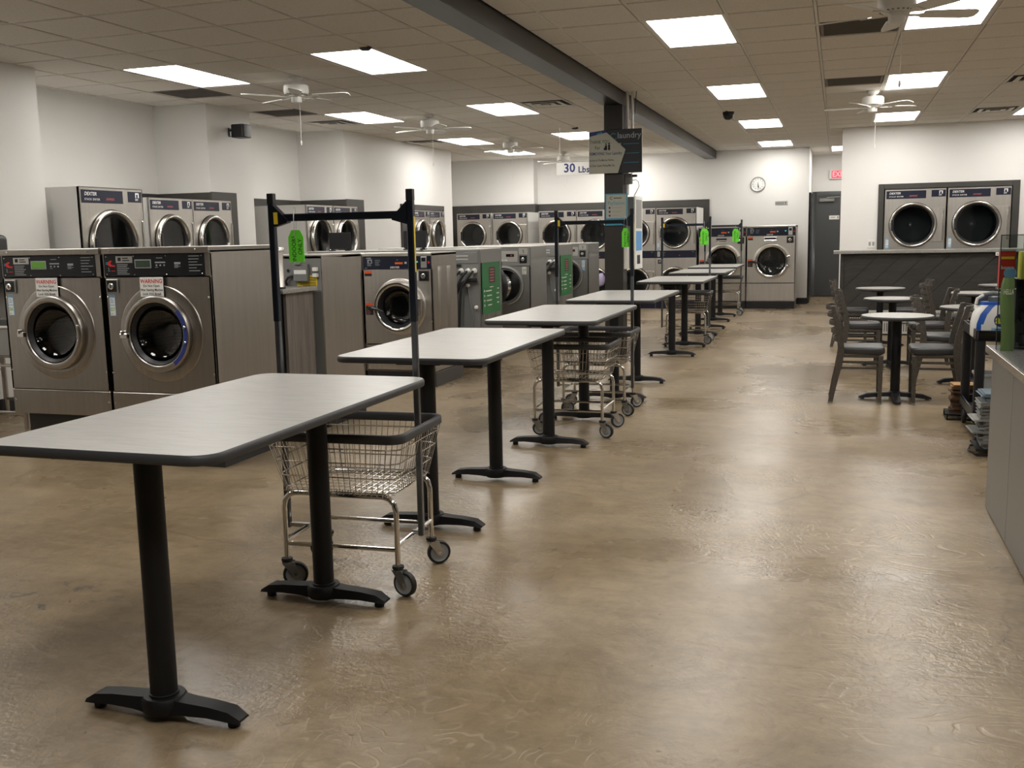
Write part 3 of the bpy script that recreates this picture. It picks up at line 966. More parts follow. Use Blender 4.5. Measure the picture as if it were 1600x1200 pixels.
# ---- row one: broad steel washers with black control strips
def big_front_washer(lab, loc, num, lcd='lcd_dull'):
    w_, z0, z1, d = 0.785, 0.31, 1.365, 0.735
    a = w_ / 2
    t = thing('front_load_washer', lab, 'washing machine', loc, 0)
    MB().box(-a + 0.06, 0.06, 0, a - 0.02, d - 0.04, z0).part('base', 'concrete_pad', t)
    shell(t, w_, z0, z1, d)
    cz = 0.852
    MB().holed(-a, 0.478, a, 1.205, 0.0, cz, 0.215, 0.0).box(-a, 0.0, 0.478, -a + 0.012, 0.02, 1.205).box(a - 0.012, 0.0, 0.478, a, 0.02, 1.205).part('front_panel', 'steel_dark_reflection', t, sharp=30)
    MB().box(-a, -0.001, z0, a, 0.02, 0.472).part('lower_panel', 'steel_dark_reflection', t, bevel=0.003)
    MB().box(-a, -0.012, 1.352, a, d, 1.39).part('top_lid', 'steel_dark_reflection', t, bevel=0.003)
    cp_ = MB().box(-a + 0.008, -0.003, 1.212, a - 0.035, 0.02, 1.349).part('control_panel', 'black_panel', t, bevel=0.002)
    MB().box(a - 0.035, -0.001, 1.212, a, 0.02, 1.349).part('panel_end', 'steel_dark_reflection', t)
    y = -0.0036
    pl = MB().box(-0.29, y - 0.001, 1.296, -0.165, 0, 1.338).part('maker_plate', 'zinc', cp_)
    MB().box(-0.275, y - 0.002, 1.308, -0.252, y, 1.330).part('emblem', 'black_print', cp_)
    lines(cp_, -0.24, 1.328, 0.065, 2, 0.014, y - 0.002, 'black_print', 0.006, 3)
    lines(cp_, -0.285, 1.287, 0.125, 6, 0.0115, y, 'grey_print', 0.0045, 4)
    # red swoosh emblem at the left end
    q = MB().prism([(-0.355, 1.285), (-0.34, 1.275), (-0.30, 1.272), (-0.298, 1.282), (-0.325, 1.284), (-0.335, 1.296), (-0.318, 1.308), (-0.335, 1.312), (-0.352, 1.302)], y, y + 0.003, 'y')
    q.part('emblem', 'red_print', cp_)
    MB().box(-0.33, y, 1.244, -0.30, 0, 1.249).part('print_line', 'red_print', cp_)
    lines(cp_, -0.368, 1.30, 0.018, 2, 0.009, y, 'teal_print', 0.004, 5)
    MB().tube([(-0.35, y, 1.268), (-0.345, y, 1.255), (-0.352, y, 1.247), (-0.338, y, 1.245)], 0.0018, 4).part('emblem', 'grey_print', cp_)
    sc_ = MB().box(-0.148, y - 0.003, 1.262, -0.028, 0, 1.316).part('display_bezel', 'grey_print', cp_)
    MB().box(-0.142, y - 0.004, 1.268, -0.034, y, 1.310).part('display', lcd, sc_)
    lines(cp_, 0.01, 1.326, 0.05, 1, 0.01, y, 'grey_print', 0.004, 6)
    MB().box(0.0, y, 1.293, 0.075, 0, 1.301).part('scale_bar', 'grey_print', cp_)
    for i in range(3):
        MB().lathe([(0.006, 0), (0.005, 0.003), (0, 0.003)], (0.01 + i * 0.028, y + 0.001, 1.279), '-y', 10).part('button', 'grey_print', cp_)
    lines(cp_, 0.0, 1.268, 0.03, 1, 0.01, y, 'grey_print', 0.003, 7)
    MB().box(0.14, y, 1.284, 0.185, 0, 1.297).part('badge', 'grey_print', cp_)
    lines(cp_, 0.14, 1.280, 0.045, 3, 0.007, y, 'grey_print', 0.003, 8)
    lines(cp_, 0.245, 1.335, 0.10, 6, 0.018, y, 'grey_print', 0.004, 9)
    screws(t, [(-a + 0.03, 1.335), (-a + 0.03, 1.226), (-0.155, 1.337), (-0.155, 1.222), (0.08, 1.337), (0.08, 1.222), (a - 0.055, 1.335), (a - 0.055, 1.226)], 0.005, -0.007)
    screws(t, [(-a + 0.015, 0.60), (a - 0.015, 0.60), (-a + 0.015, 0.40), (a - 0.015, 0.40), (a - 0.02, 1.08), (-a + 0.02, 1.08)], 0.007, -0.005)
    screws(t, [(-0.33, 1.372), (0.30, 1.372)], 0.008, -0.016)
    # raised dish round the door
    MB().lathe([(0.305, 0.0), (0.302, 0.006), (0.296, 0.008), (0.262, 0.009), (0.245, 0.010), (0.215, 0.0)], (0.010, 0, cz), '-y', 64).part('door_surround', 'steel_dark_reflection', t, sharp=50)
    dr = door(t, 0.0, cz, 0.243, 0.197, 0.172, 0.046, 'steel_dark_reflection')
    h = MB().box(-0.256, -0.066, cz - 0.028, -0.200, -0.032, cz + 0.006).box(-0.244, -0.074, cz - 0.006, -0.230, -0.032, cz + 0.022).part('latch', 'chrome', dr, bevel=0.004)
    for z in (cz + 0.048, cz - 0.046):
        MB().lathe([(0.009, 0.041), (0.009, 0.054), (0.005, 0.057), (0, 0.057)], (0.217 if z > cz else 0.216, 0, z), '-y', 10).part('bolt', 'chrome', dr)
    lock_box(t, -a + 0.02, 1.195, 0.088)
    sticker(t, -a + 0.028, 1.098, num)
    wsg = MB().box(-0.108, -0.022, 1.085, 0.062, -0.018, 1.207).part('warning_sign', 'white_print', t)
    text('WARNING', 0.036, 'red_print', wsg, (-0.023, -0.0228, 1.181), bold=0.018, sx=0.92)
    text('Do Not Open', 0.021, 'black_print', wsg, (-0.023, -0.0228, 1.153), bold=0.012)
    text('After Starting Machine', 0.021, 'black_print', wsg, (-0.023, -0.0228, 1.128), bold=0.012, sx=0.86)
    text('Lock Will Break', 0.021, 'black_print', wsg, (-0.023, -0.0228, 1.103), bold=0.012)
    return t, dr, cz


t7, dr, cz = big_front_washer('broad steel washer 07 with a blue arc on its door ring', (-4.03, 5.3, 0), '07')
# blue arc left on the ring's right half
vs, fs = [], []
for i in range(21):
    a = R(-56 + 98 * i / 20)
    for r_ in (0.206, 0.233):
        vs.append((r_ * cos(a), -0.0472, cz + r_ * sin(a)))
for i in range(20):
    fs.append((2 * i, 2 * i + 1, 2 * i + 3, 2 * i + 2))
MB().add(vs, fs).part('blue_arc', 'blue_wear', dr)
big_front_washer('broad steel washer 06 with a lit green display, beside the sink', (-4.835, 5.3, 0), '06', 'lcd_green')


# ---- steel washers with navy control strips
def navy_washer(lab, loc, rz, w_, zb, z1, d, cz, ro, rg, num=None, soap=False, logo=True, rear=True, front=True, seam=None, group=None):
    a = w_ / 2
    k_ = w_ / 0.72
    t = thing('front_load_washer', lab, 'washing machine', loc, rz, group)
    MB().box(-a + 0.005, 0.005, 0, a - 0.005, d, zb).part('base', 'black_plastic', t)
    shell(t, w_, zb, z1 - 0.01, d)
    zs = seam
    z2 = z1 - 0.155 * k_           # lower edge of the navy strip
    MB().holed(-a, zs + 0.006, a, z2, 0.0, cz, ro - 0.03, 0.0).box(-a, 0, zs, -a + 0.012, 0.02, z2).box(a - 0.012, 0, zs, a, 0.02, z2).part('front_panel', 'steel', t, sharp=30)
    MB().box(-a, 0.004, zb, a, 0.02, zs - 0.006).part('lower_panel', 'steel', t, bevel=0.003)
    MB().box(-a, 0.012, zs - 0.012, a, 0.022, zs + 0.012).part('seam', 'black_plastic', t)
    MB().box(-a, -0.010, z1 - 0.030, a, d, z1).part('top_lid', 'steel', t, bevel=0.004)
    cp_ = MB().box(-a + 0.006, -0.004, z2 + 0.004, a - 0.006, 0.02, z1 - 0.032).part('control_panel', 'navy_panel', t, bevel=0.002)
    y = -0.0048
    zc = (z2 + z1 - 0.03) / 2
    hh = z1 - 0.03 - z2
    e = MB().box(-a + 0.055 * k_, y, zc - 0.005 * k_, -a + 0.105 * k_, 0, zc + 0.035 * k_).part('emblem', 'grey_print', cp_)
    MB().lathe([(0.013 * k_, 0), (0.013 * k_, 0.0006), (0, 0.0006)], (-a + 0.083 * k_, y, zc + 0.012 * k_), '-y', 14).part('emblem_eye', 'navy_panel', e)
    lines(cp_, -a + 0.052 * k_, zc - 0.012 * k_, 0.055 * k_, 2, 0.010 * k_, y, 'grey_print', 0.005 * k_, 11)
    lines(cp_, -a + 0.135 * k_, zc + 0.03 * k_, 0.07 * k_, 7, 0.0085 * k_, y, 'grey_print', 0.002 * k_, 12)
    lines(cp_, -a + 0.03 * k_, z2 + 0.018 * k_, 0.03 * k_, 1, 0.01, y, 'grey_print', 0.006 * k_, 13)
    MB().box(-0.015 * k_, y, zc - 0.013 * k_, 0.065 * k_, 0, zc + 0.005 * k_).part('display', 'led_orange', cp_)
    lines(cp_, 0.0, zc + 0.03 * k_, 0.03, 1, 0.01, y, 'grey_print', 0.004, 14)
    text('M', 0.03 * k_, 'white_print', cp_, (0.095 * k_, y, zc - 0.002), bold=0.02)
    MB().box(0.20 * k_, y, zc + 0.0, 0.222 * k_, 0, zc + 0.014 * k_).part('indicator', 'led_cyan', cp_)
    rd = MB().box(0.252 * k_, y - 0.006, z2 + 0.012, 0.312 * k_, 0, z1 - 0.036).part('card_reader', 'zinc', cp_, bevel=0.003)
    MB().box(0.262 * k_, y - 0.0075, zc + 0.01, 0.302 * k_, y, zc + 0.045 * k_).part('reader_window', 'black_panel', rd)
    MB().lathe([(0.012 * k_, 0), (0.010 * k_, 0.005), (0, 0.005)], (0.332 * k_, y + 0.001, zc), '-y', 14).part('stop_button', 'red_print', cp_)
    if logo:
        text('DEXTER', 0.026 * k_, 'white_print', cp_, (-0.02 * k_, y - 0.0002, z2 + 0.018 * k_), bold=0.02, shear=0.25)
        text('EXPRESS', 0.013 * k_, 'white_print', cp_, (-a + 0.07 * k_, y - 0.0002, z1 - 0.046), bold=0.02, shear=0.25)
    for zz in (z2 - 0.012, cz + 0.035):
        o_ = MB().box(-a + 0.02 * k_, -0.0012, zz - 0.05 * k_, -a + 0.095 * k_, 0, zz).part('caution_label', 'orange_print', t)
        MB().box(-a + 0.02 * k_, -0.0018, zz - 0.05 * k_, -a + 0.095 * k_, -0.001, zz - 0.026 * k_).part('caution_text_field', 'black_print', o_)
        if zz == cz + 0.035:
            MB().box(-a + 0.02 * k_, -0.0018, zz - 0.115 * k_, -a + 0.095 * k_, 0, zz - 0.05 * k_).part('caution_picture', 'black_print', o_)
            lines(o_, -a + 0.03 * k_, zz - 0.062 * k_, 0.055 * k_, 4, 0.013 * k_, -0.0024, 'pink_print', 0.004, 15)
    MB().lathe([(ro + 0.030, 0.0), (ro + 0.022, 0.007), (ro - 0.01, 0.010), (ro - 0.03, 0.0)], (0.02, 0, cz), '-y', 56).part('door_surround', 'steel', t, sharp=50)
    dr = door(t, 0.02, cz, ro, ro - 0.042, rg, 0.085, 'chrome', depth=0.03)
    MB().box(0.02 + ro - 0.01, -0.115, cz - 0.085 * k_, 0.02 + ro + 0.032, -0.085, cz + 0.085 * k_).box(0.02 + ro - 0.03, -0.10, cz + 0.06 * k_, 0.02 + ro + 0.02, -0.05, cz + 0.075 * k_).box(0.02 + ro - 0.03, -0.10, cz - 0.075 * k_, 0.02 + ro + 0.02, -0.05, cz - 0.06 * k_).part('handle', 'chrome_soft', dr, bevel=0.006)
    MB().box(0.02 - ro - 0.07 * k_, -0.07, cz - 0.028 * k_, 0.02 - ro + 0.015, -0.004, cz + 0.008 * k_).part('hinge', 'black_plastic', dr, bevel=0.004)
    MB().tube([(0.02 - ro - 0.03, -0.06, cz - 0.01), (0.02 - ro + 0.04, -0.10, cz - 0.02), (0.02 - ro * 0.55, -0.095, cz - 0.04)], 0.010, 8, rr=[0.014, 0.012, 0.006]).part('hinge_arm', 'black_plastic', dr)
    if soap:
        b_ = MB().box(-0.12, -0.03, z2 - 0.135, 0.10, 0, z2 - 0.02).part('soap_box', 'steel', t, bevel=0.004)
        MB().box(-0.105, -0.032, z2 - 0.06, 0.085, -0.02, z2 - 0.03).part('soap_slot', 'navy_panel', b_)
        MB().box(-0.12, -0.040, z2 - 0.09, 0.10, -0.03, z2 - 0.075).part('soap_lid', 'chrome', b_, bevel=0.003)
    sb = lock_box(t, a - 0.130 * k_, z2 - 0.014, 0.098 * k_, 'black_plastic')
    if num:
        sticker(t, a - 0.195 * k_, z2 - 0.02, num, 0.050 * k_, 'num')
    screws(t, [(-a + 0.012, cz - 0.17), (a - 0.012, cz - 0.14), (-a + 0.012, zs - 0.09)], 0.007, -0.004)
    return t


w14 = navy_washer('steel washer 14 with a navy strip, facing the camera, end of its row', (-4.005, 8.85, 0), 0, 0.72, 0.14, 1.275, 0.65, 0.765, 0.240, 0.168, '14', seam=0.40)
# pressed ribs on its aisle side
def side_ribs(t, a, ys, z0, z1, r=0.008, wd=0.03):
    for y in ys:
        q = MB()
        vs = [(a, y - wd, z0), (a, y + wd, z0), (a, y + wd, z1), (a, y - wd, z1),
              (a + r, y - wd * 0.6, z0 + 0.02), (a + r, y + wd * 0.6, z0 + 0.02), (a + r, y + wd * 0.6, z1 - 0.03), (a + r, y - wd * 0.6, z1 - 0.03)]
        q.add(vs, [(0, 1, 5, 4), (1, 2, 6, 5), (2, 3, 7, 6), (3, 0, 4, 7), (4, 5, 6, 7)])
        q.part('side_rib', 'steel_side', t, sharp=60)
side_ribs(w14, 0.36, (0.20, 0.43), 0.20, 1.14, 0.010, 0.050)
navy_washer('navy strip steel washer left of washer 14, hidden by a side panel', (-4.735, 8.85, 0), 0, 0.72, 0.14, 1.275, 0.65, 0.765, 0.240, 0.168, None, seam=0.40)
# low dark platform under the row
t = thing('end_board', 'low dark board on the floor along the foot of washer 14', 'board', (-4.4, 8.85, 0))
MB().box(0.755, -0.02, 0, 0.775, 0.72, 0.135).part('board', 'trim_dark', t, bevel=0.004)

# ---- row two a: the same kind seen from behind and from its plain side
wr = navy_washer('steel washer seen from behind with a yellow label, tall plain side panel', (-4.0, 7.38, 0), pi, 0.70, 0.14, 1.305, 0.655, 0.78, 0.235, 0.15, None, seam=0.40)
b_ = MB().box(-0.345, 0.655, 0.16, 0.345, 0.662, 1.275).part('back_panel', 'grey_paint', wr)
bx = MB().box(-0.25, 0.662, 1.11, -0.13, 0.70, 1.24).part('terminal_box', 'grey_paint', wr, bevel=0.004)
MB().box(-0.24, 0.70, 1.165, -0.14, 0.702, 1.195).part('rating_label', 'white_print', bx)
MB().box(-0.20, 0.70, 1.235, -0.15, 0.715, 1.27).part('junction', 'zinc', bx, bevel=0.003)
yl = MB().box(-0.31, 0.662, 1.065, -0.14, 0.6645, 1.155).part('yellow_label', 'yellow', wr)
q = MB()
for i in range(6):
    q.box(-0.30, 0.6645, 1.135 - i * 0.012, -0.15 - (i % 3) * 0.02, 0.6652, 1.139 - i * 0.012)
q.part('print_line', 'black_print', yl)['kind'] = 'stuff'
for z in (1.14, 1.185):
    MB().box(-0.325, 0.662, z, -0.285, 0.69, z + 0.028).part('valve_port', 'white_plastic', wr, bevel=0.003)
MB().lathe([(0.012, 0), (0.012, 0.004), (0, 0.004)], (-0.07, 0.662, 1.19), 'y', 12).part('plug_hole', 'black_plastic', wr)
MB().tube([(-0.11, 0.67, 1.15), (-0.08, 0.685, 1.14), (-0.06, 0.69, 1.11), (-0.06, 0.675, 1.085)], 0.010).part('power_cable', 'rubber', wr)

# bulkhead between the back-to-back rows, with its end board
t = thing('bulkhead_counter', 'narrow bulkhead counter with a grey wood end board between two washer rows', 'counter', (-4.6, 6.46, 0))
MB().box(-1.0, -0.27, 1.045, 0.93, 0.225, 1.075).part('counter_top', 'stone', t, bevel=0.003)
MB().box(0.865, -0.17, 0.0, 0.89, 0.22, 1.045).part('end_board', 'wood_grey', t, bevel=0.002)
MB().box(-1.0, -0.20, 0.0, 0.862, -0.18, 1.045).part('board', 'black_plastic', t)
screws(t, [], 0.005)
t = thing('steel_canister', 'round brushed steel canister standing on the bulkhead counter', 'canister', (-3.80, 6.29, 1.075))
MB().lathe([(0.0, 0.0), (0.076, 0.0), (0.078, 0.012), (0.074, 0.016), (0.074, 0.262), (0.0, 0.262)], n=36).part('body', 'steel', t, sharp=50)
MB().lathe([(0.074, 0.262), (0.080, 0.264), (0.080, 0.288), (0.076, 0.292), (0.0, 0.292)], n=36).part('lid', 'chrome_soft', t, sharp=50)
MB().lathe([(0.0785, 0.0), (0.080, 0.0), (0.080, 0.016), (0.0785, 0.016)], n=36).part('foot_ring', 'rubber', t)


# ---- narrow soft-mount washers with fluted sides
def slim_washer(lab, loc, rz, num=None, open_door=False, style='num', group=None, poster=False):
    w_, z0, z1, d = 0.66, 0.10, 1.285, 0.73
    a = w_ / 2
    t = thing('slim_washer', lab, 'washing machine', loc, rz, group)
    MB().box(-a + 0.01, 0.03, 0, a - 0.01, d - 0.02, z0).part('base', 'black_plastic', t)
    shell(t, w_, z0, z1 - 0.012, d, material='steel_dull')
    cz, ro = 0.80, 0.25
    MB().holed(-a, z0, a, 1.035, 0.0, cz, 0.195, 0.0).box(-a, 0, z0, -a + 0.012, 0.02, 1.035).box(a - 0.012, 0, z0, a, 0.02, 1.035).part('front_panel', 'steel_dull', t, sharp=30)
    MB().box(-a, 0.0, 1.04, a, 0.02, z1 - 0.014).part('upper_panel', 'steel_dull', t, bevel=0.003)
    MB().box(-a, -0.006, z1 - 0.014, a, d, z1).part('top_lid', 'white_enamel', t, bevel=0.004)
    cp_ = MB().box(-a + 0.10, -0.010, 1.09, a - 0.16, 0, 1.225).part('control_panel', 'white_enamel', t, bevel=0.003)
    MB().box(0.02, -0.012, 1.155, 0.125, -0.01, 1.19).part('display', 'black_gloss', cp_)
    text('88', 0.022, 'led_red', cp_, (0.09, -0.0128, 1.172))
    lines(cp_, -0.20, 1.205, 0.19, 1, 0.02, -0.0108, 'grey_print', 0.007, 21)
    for i in range(5):
        MB().box(-0.20 + i * 0.05, -0.012, 1.105, -0.165 + i * 0.05, -0.01, 1.122).part('button', 'white_print', cp_)
    b_ = lock_box(t, a - 0.135, 1.170, 0.095, 'black_plastic')
    pl = MB().box(a - 0.145, -0.006, 1.185, a - 0.03, 0, 1.262).part('coin_plate', 'white_enamel', t, bevel=0.002)
    MB().box(a - 0.085, -0.008, 1.20, a - 0.078, -0.006, 1.235).part('coin_mark', 'black_print', pl)
    MB().box(a - 0.10, -0.008, 1.232, a - 0.078, -0.006, 1.237).part('coin_mark', 'black_print', pl)
    if num:
        sticker(t, a - 0.105, 1.030, num, 0.055, style)
    # porthole with the light ramp of its lower lip
    MB().lathe([(ro, 0.0), (ro - 0.004, 0.022), (ro - 0.03, 0.026), (0.205, 0.006), (0.195, -0.03)], (0, 0, cz), '-y', 56).part('porthole', 'steel_dull', t, sharp=55)
    MB().lathe([(0.205, 0.004), (0.185, -0.03), (0.170, -0.09), (0.165, -0.11)], (0, 0, cz), '-y', 48).part('boot_gasket', 'gasket', t)
    vs, fs = [], []
    for i in range(17):
        q_ = R(-78 + 82 * i / 16)
        for r_, y in ((0.243, -0.0265), (0.207, -0.0085)):
            vs.append((r_ * cos(q_), y - 0.001, cz + r_ * sin(q_)))
    for i in range(16):
        fs.append((2 * i, 2 * i + 1, 2 * i + 3, 2 * i + 2))
    MB().add(vs, fs).part('lip_plate', 'white_enamel', t)
    MB().lathe([(0.17, -0.11), (0.21, -0.13), (0.215, -0.45), (0, -0.45)], (0, 0, cz), '-y', 40).part('drum', 'drum', t)
    # door on left hinges
    dm = MB().lathe([(0.232, 0.0), (0.236, 0.02), (0.225, 0.045), (0.195, 0.055), (0.170, 0.050)], (0.236, 0, cz), '-y', 48)
    gl = MB().lathe([(0.170, 0.050), (0.12, 0.058), (0.0, 0.060)], (0.236, 0, cz), '-y', 48)
    bw = MB().lathe([(0.19, 0.0), (0.165, -0.05), (0.15, -0.10), (0.10, -0.125), (0.0, -0.13)], (0.236, 0, cz), '-y', 40)
    rg_ = MB().lathe([(0.232, 0.0), (0.215, -0.012), (0.19, 0.0)], (0.236, 0, cz), '-y', 48)
    dd = dm.part('door', 'gasket', t, sharp=50)
    parts = [(gl.part('glass', 'door_glass', dd)), bw.part('glass_bowl', 'door_glass', dd), rg_.part('door_rim', 'gasket', dd)]
    dd.location = (-0.236, -0.012, 0)
    dd.rotation_euler = (0, 0, R(-38) if open_door else 0)
    MB().box(-0.255, -0.045, cz - 0.06, -0.225, 0.0, cz + 0.06).part('door_hinge', 'zinc', t, bevel=0.003)
    # flutes pressed in both sides
    for s_ in (-1, 1):
        q = MB()
        for i in range(9):
            y = 0.09 + i * 0.07
            vs = [(s_ * a, y - 0.024, 0.16), (s_ * a, y + 0.024, 0.16), (s_ * a, y + 0.024, 1.10), (s_ * a, y - 0.024, 1.10),
                  (s_ * (a + 0.007), y - 0.012, 0.18), (s_ * (a + 0.007), y + 0.012, 0.18), (s_ * (a + 0.007), y + 0.012, 1.06), (s_ * (a + 0.007), y - 0.012, 1.06)]
            f_ = [(0, 1, 5, 4), (1, 2, 6, 5), (2, 3, 7, 6), (3, 0, 4, 7), (4, 5, 6, 7)]
            q.add(vs, f_ if s_ > 0 else [g[::-1] for g in f_])
        q.part('side_flutes', 'steel_dull', t, sharp=70)
        MB().box(s_ * a - (0.001 if s_ > 0 else 0.004), 0.01, 1.135, s_ * a + (0.004 if s_ > 0 else 0.001), d - 0.01, 1.26).part('side_cap', 'steel_dull', t, bevel=0.001)
    # rear: vent plate, inlets, hoses
    y = d
    rp = MB().box(-a + 0.01, y, 0.12, a - 0.01, y + 0.006, 1.265).part('back_panel', 'grey_paint', t)
    v_ = MB().box(-0.31, y + 0.006, 1.13, 0.30, y + 0.014, 1.25).part('vent_plate', 'grey_paint', t, bevel=0.004)
    for i in range(2):
        MB().box(-0.20, y + 0.014, 1.17 + i * 0.035, 0.25, y + 0.018, 1.182 + i * 0.035).part('vent_slot', 'white_enamel', v_)
    MB().box(-0.12, y + 0.012, 1.105, -0.03, y + 0.03, 1.122).part('clip', 'black_plastic', t)
    for i, x in enumerate((-0.12, -0.20, -0.27)):
        p_ = MB().lathe([(0.030, 0), (0.030, 0.02), (0.020, 0.024), (0.020, 0.05), (0.0, 0.05)], (x, y + 0.006, 1.05), 'y', 18).part('water_inlet', 'white_plastic', t)
        MB().tube([(x, y + 0.05, 1.05), (x + 0.03, y + 0.075, 1.02), (x + 0.07, y + 0.08, 0.96), (x + 0.10 + 0.02 * i, y + 0.075, 0.86), (x + 0.11 + 0.03 * i, y + 0.065, 0.45)], 0.014).part('hose', 'rubber', p_)
    MB().tube([(-0.30, y + 0.02, 0.955), (-0.20, y + 0.05, 0.95), (-0.11, y + 0.06, 0.90), (-0.04, y + 0.055, 0.75), (-0.02, y + 0.05, 0.5), (-0.02, y + 0.05, 0.25)], 0.022).part('drain_hose', 'rubber', t)
    MB().tube([(-0.19, y + 0.012, 0.89), (-0.215, y + 0.018, 0.7), (-0.25, y + 0.018, 0.55), (-0.23, y + 0.012, 0.43)], 0.007, 6).part('wire', 'grey_paint', t)
    for x, z in ((-0.19, 0.90), (-0.28, 0.66), (-0.23, 0.42)):
        MB().lathe([(0.022, 0), (0.022, 0.012), (0.012, 0.02), (0.012, 0.035), (0, 0.035)], (x, y + 0.006, z), 'y', 14).part('valve_knob', 'white_plastic', t)
    if poster:
        p_ = MB().box(-a - 0.011, 0.10, 0.58, -a - 0.0075, 0.70, 1.135).part('green_poster', 'poster_green', t)
        rn = random.Random(5)
        pic = MB().box(-a - 0.012, 0.28, 0.91, -a - 0.011, 0.47, 1.08).part('poster_picture', 'poster_dark', p_)
        q = MB()
        for i in range(5):
            q.box(-a - 0.0128, 0.47 - rn.uniform(0.12, 0.17), 0.925 + i * 0.031, -a - 0.012, 0.455, 0.940 + i * 0.031)
        q.part('print_line', 'pink_print', pic)['kind'] = 'stuff'
        q = MB()
        for i in range(4):
            z = 0.82 - i * 0.052
            q.box(-a - 0.012, 0.40, z, -a - 0.011, 0.40 + 0.20 * rn.uniform(0.6, 1), z + 0.012)
            q.box(-a - 0.012, 0.15, z + 0.012, -a - 0.011, 0.15 + 0.09 * rn.uniform(0.6, 1), z + 0.024)
            q.box(-a - 0.012, 0.625, z - 0.003, -a - 0.011, 0.65, z + 0.02)
        q.box(-a - 0.012, 0.34, 0.86, -a - 0.011, 0.46, 0.868)
        q.part('print_line', 'white_print', p_)['kind'] = 'stuff'
    return t


XE = -3.64 - 0.33
# row 3b shows its back; its aisle side (local -x after the half turn) carries the green poster
slim_washer('slim washer seen from behind with hoses, nearest one with a green poster on its side', (XE, 10.92, 0), pi, None, poster=True)
slim_washer('slim washer 24 with its round door standing open', (XE, 12.04, 0), 0, '24', True)
slim_washer('slim washer seen from behind beside a rack post, farther one with a green poster', (XE, 14.16, 0), pi, None, poster=True)
slim_washer('slim washer 25 with its round door standing open, near the pillar', (XE, 15.12, 0), 0, '25', True, 'foot')
# the next machines of these rows: their tops show over the first ones
proto = slim_washer('slim washer second in its row, only its pale top and back showing', (XE - 0.70, 10.92, 0), pi, None)
nm = ['slim washer two places behind the black sign plates, only its top showing', 'slim washer next to washer 24, only its pale top showing', 'slim washer third from the aisle in the row of washer 24, only its top showing',
      'slim washer behind washer 24, second from the aisle, only its top showing', 'slim washer left of the open one near the pillar, only its pale top showing']
for lab, loc, rz in zip(nm, [(XE - 1.40, 10.92, 0), (XE - 0.70, 12.04, 0), (XE - 1.40, 12.04, 0), (XE - 0.70, 14.16, 0), (XE - 0.70, 15.12, 0)], [pi, 0, 0, pi, 0]):
    dup(proto, loc, rz, lab)
# black sign plates standing on the row tops
for x, lab in ((-5.33, 'black sign plate on clip feet, standing on washer tops left of the tall rack post'), (-4.42, 'black sign plate on clip feet, behind the right post of the nearest rack')):
    t = thing('sign_plate', lab, 'sign', (x, 10.27, 1.285))
    p_ = MB().box(-0.135, -0.006, 0.02, 0.135, 0.006, 0.205).part('plate', 'black_plastic', t, bevel=0.004)
    lines(p_, -0.10, 0.17, 0.2, 4, 0.03, -0.0068, 'gasket', 0.004, 31)
    for s_ in (-1, 1):
        MB().box(s_ * 0.10 - 0.03, -0.03, 0.0, s_ * 0.10 + 0.03, 0.03, 0.014).box(s_ * 0.10 - 0.016, -0.012, 0.012, s_ * 0.10 + 0.016, 0.012, 0.035).part('foot', 'black_plastic', t, bevel=0.003)

# ---- two large washers on the back wall
navy_washer('large steel washer on the back wall beside the white wall corner, door fully in view', (-1.165, 18.955, 0), 0, 0.865, 0.133, 1.505, 0.9, 0.865, 0.293, 0.235, None, soap=True, seam=0.469)
navy_washer('large steel washer on the back wall, partly behind the folding tables', (-2.035, 18.955, 0), 0, 0.865, 0.133, 1.505, 0.9, 0.865, 0.293, 0.235, None, soap=True, seam=0.469)


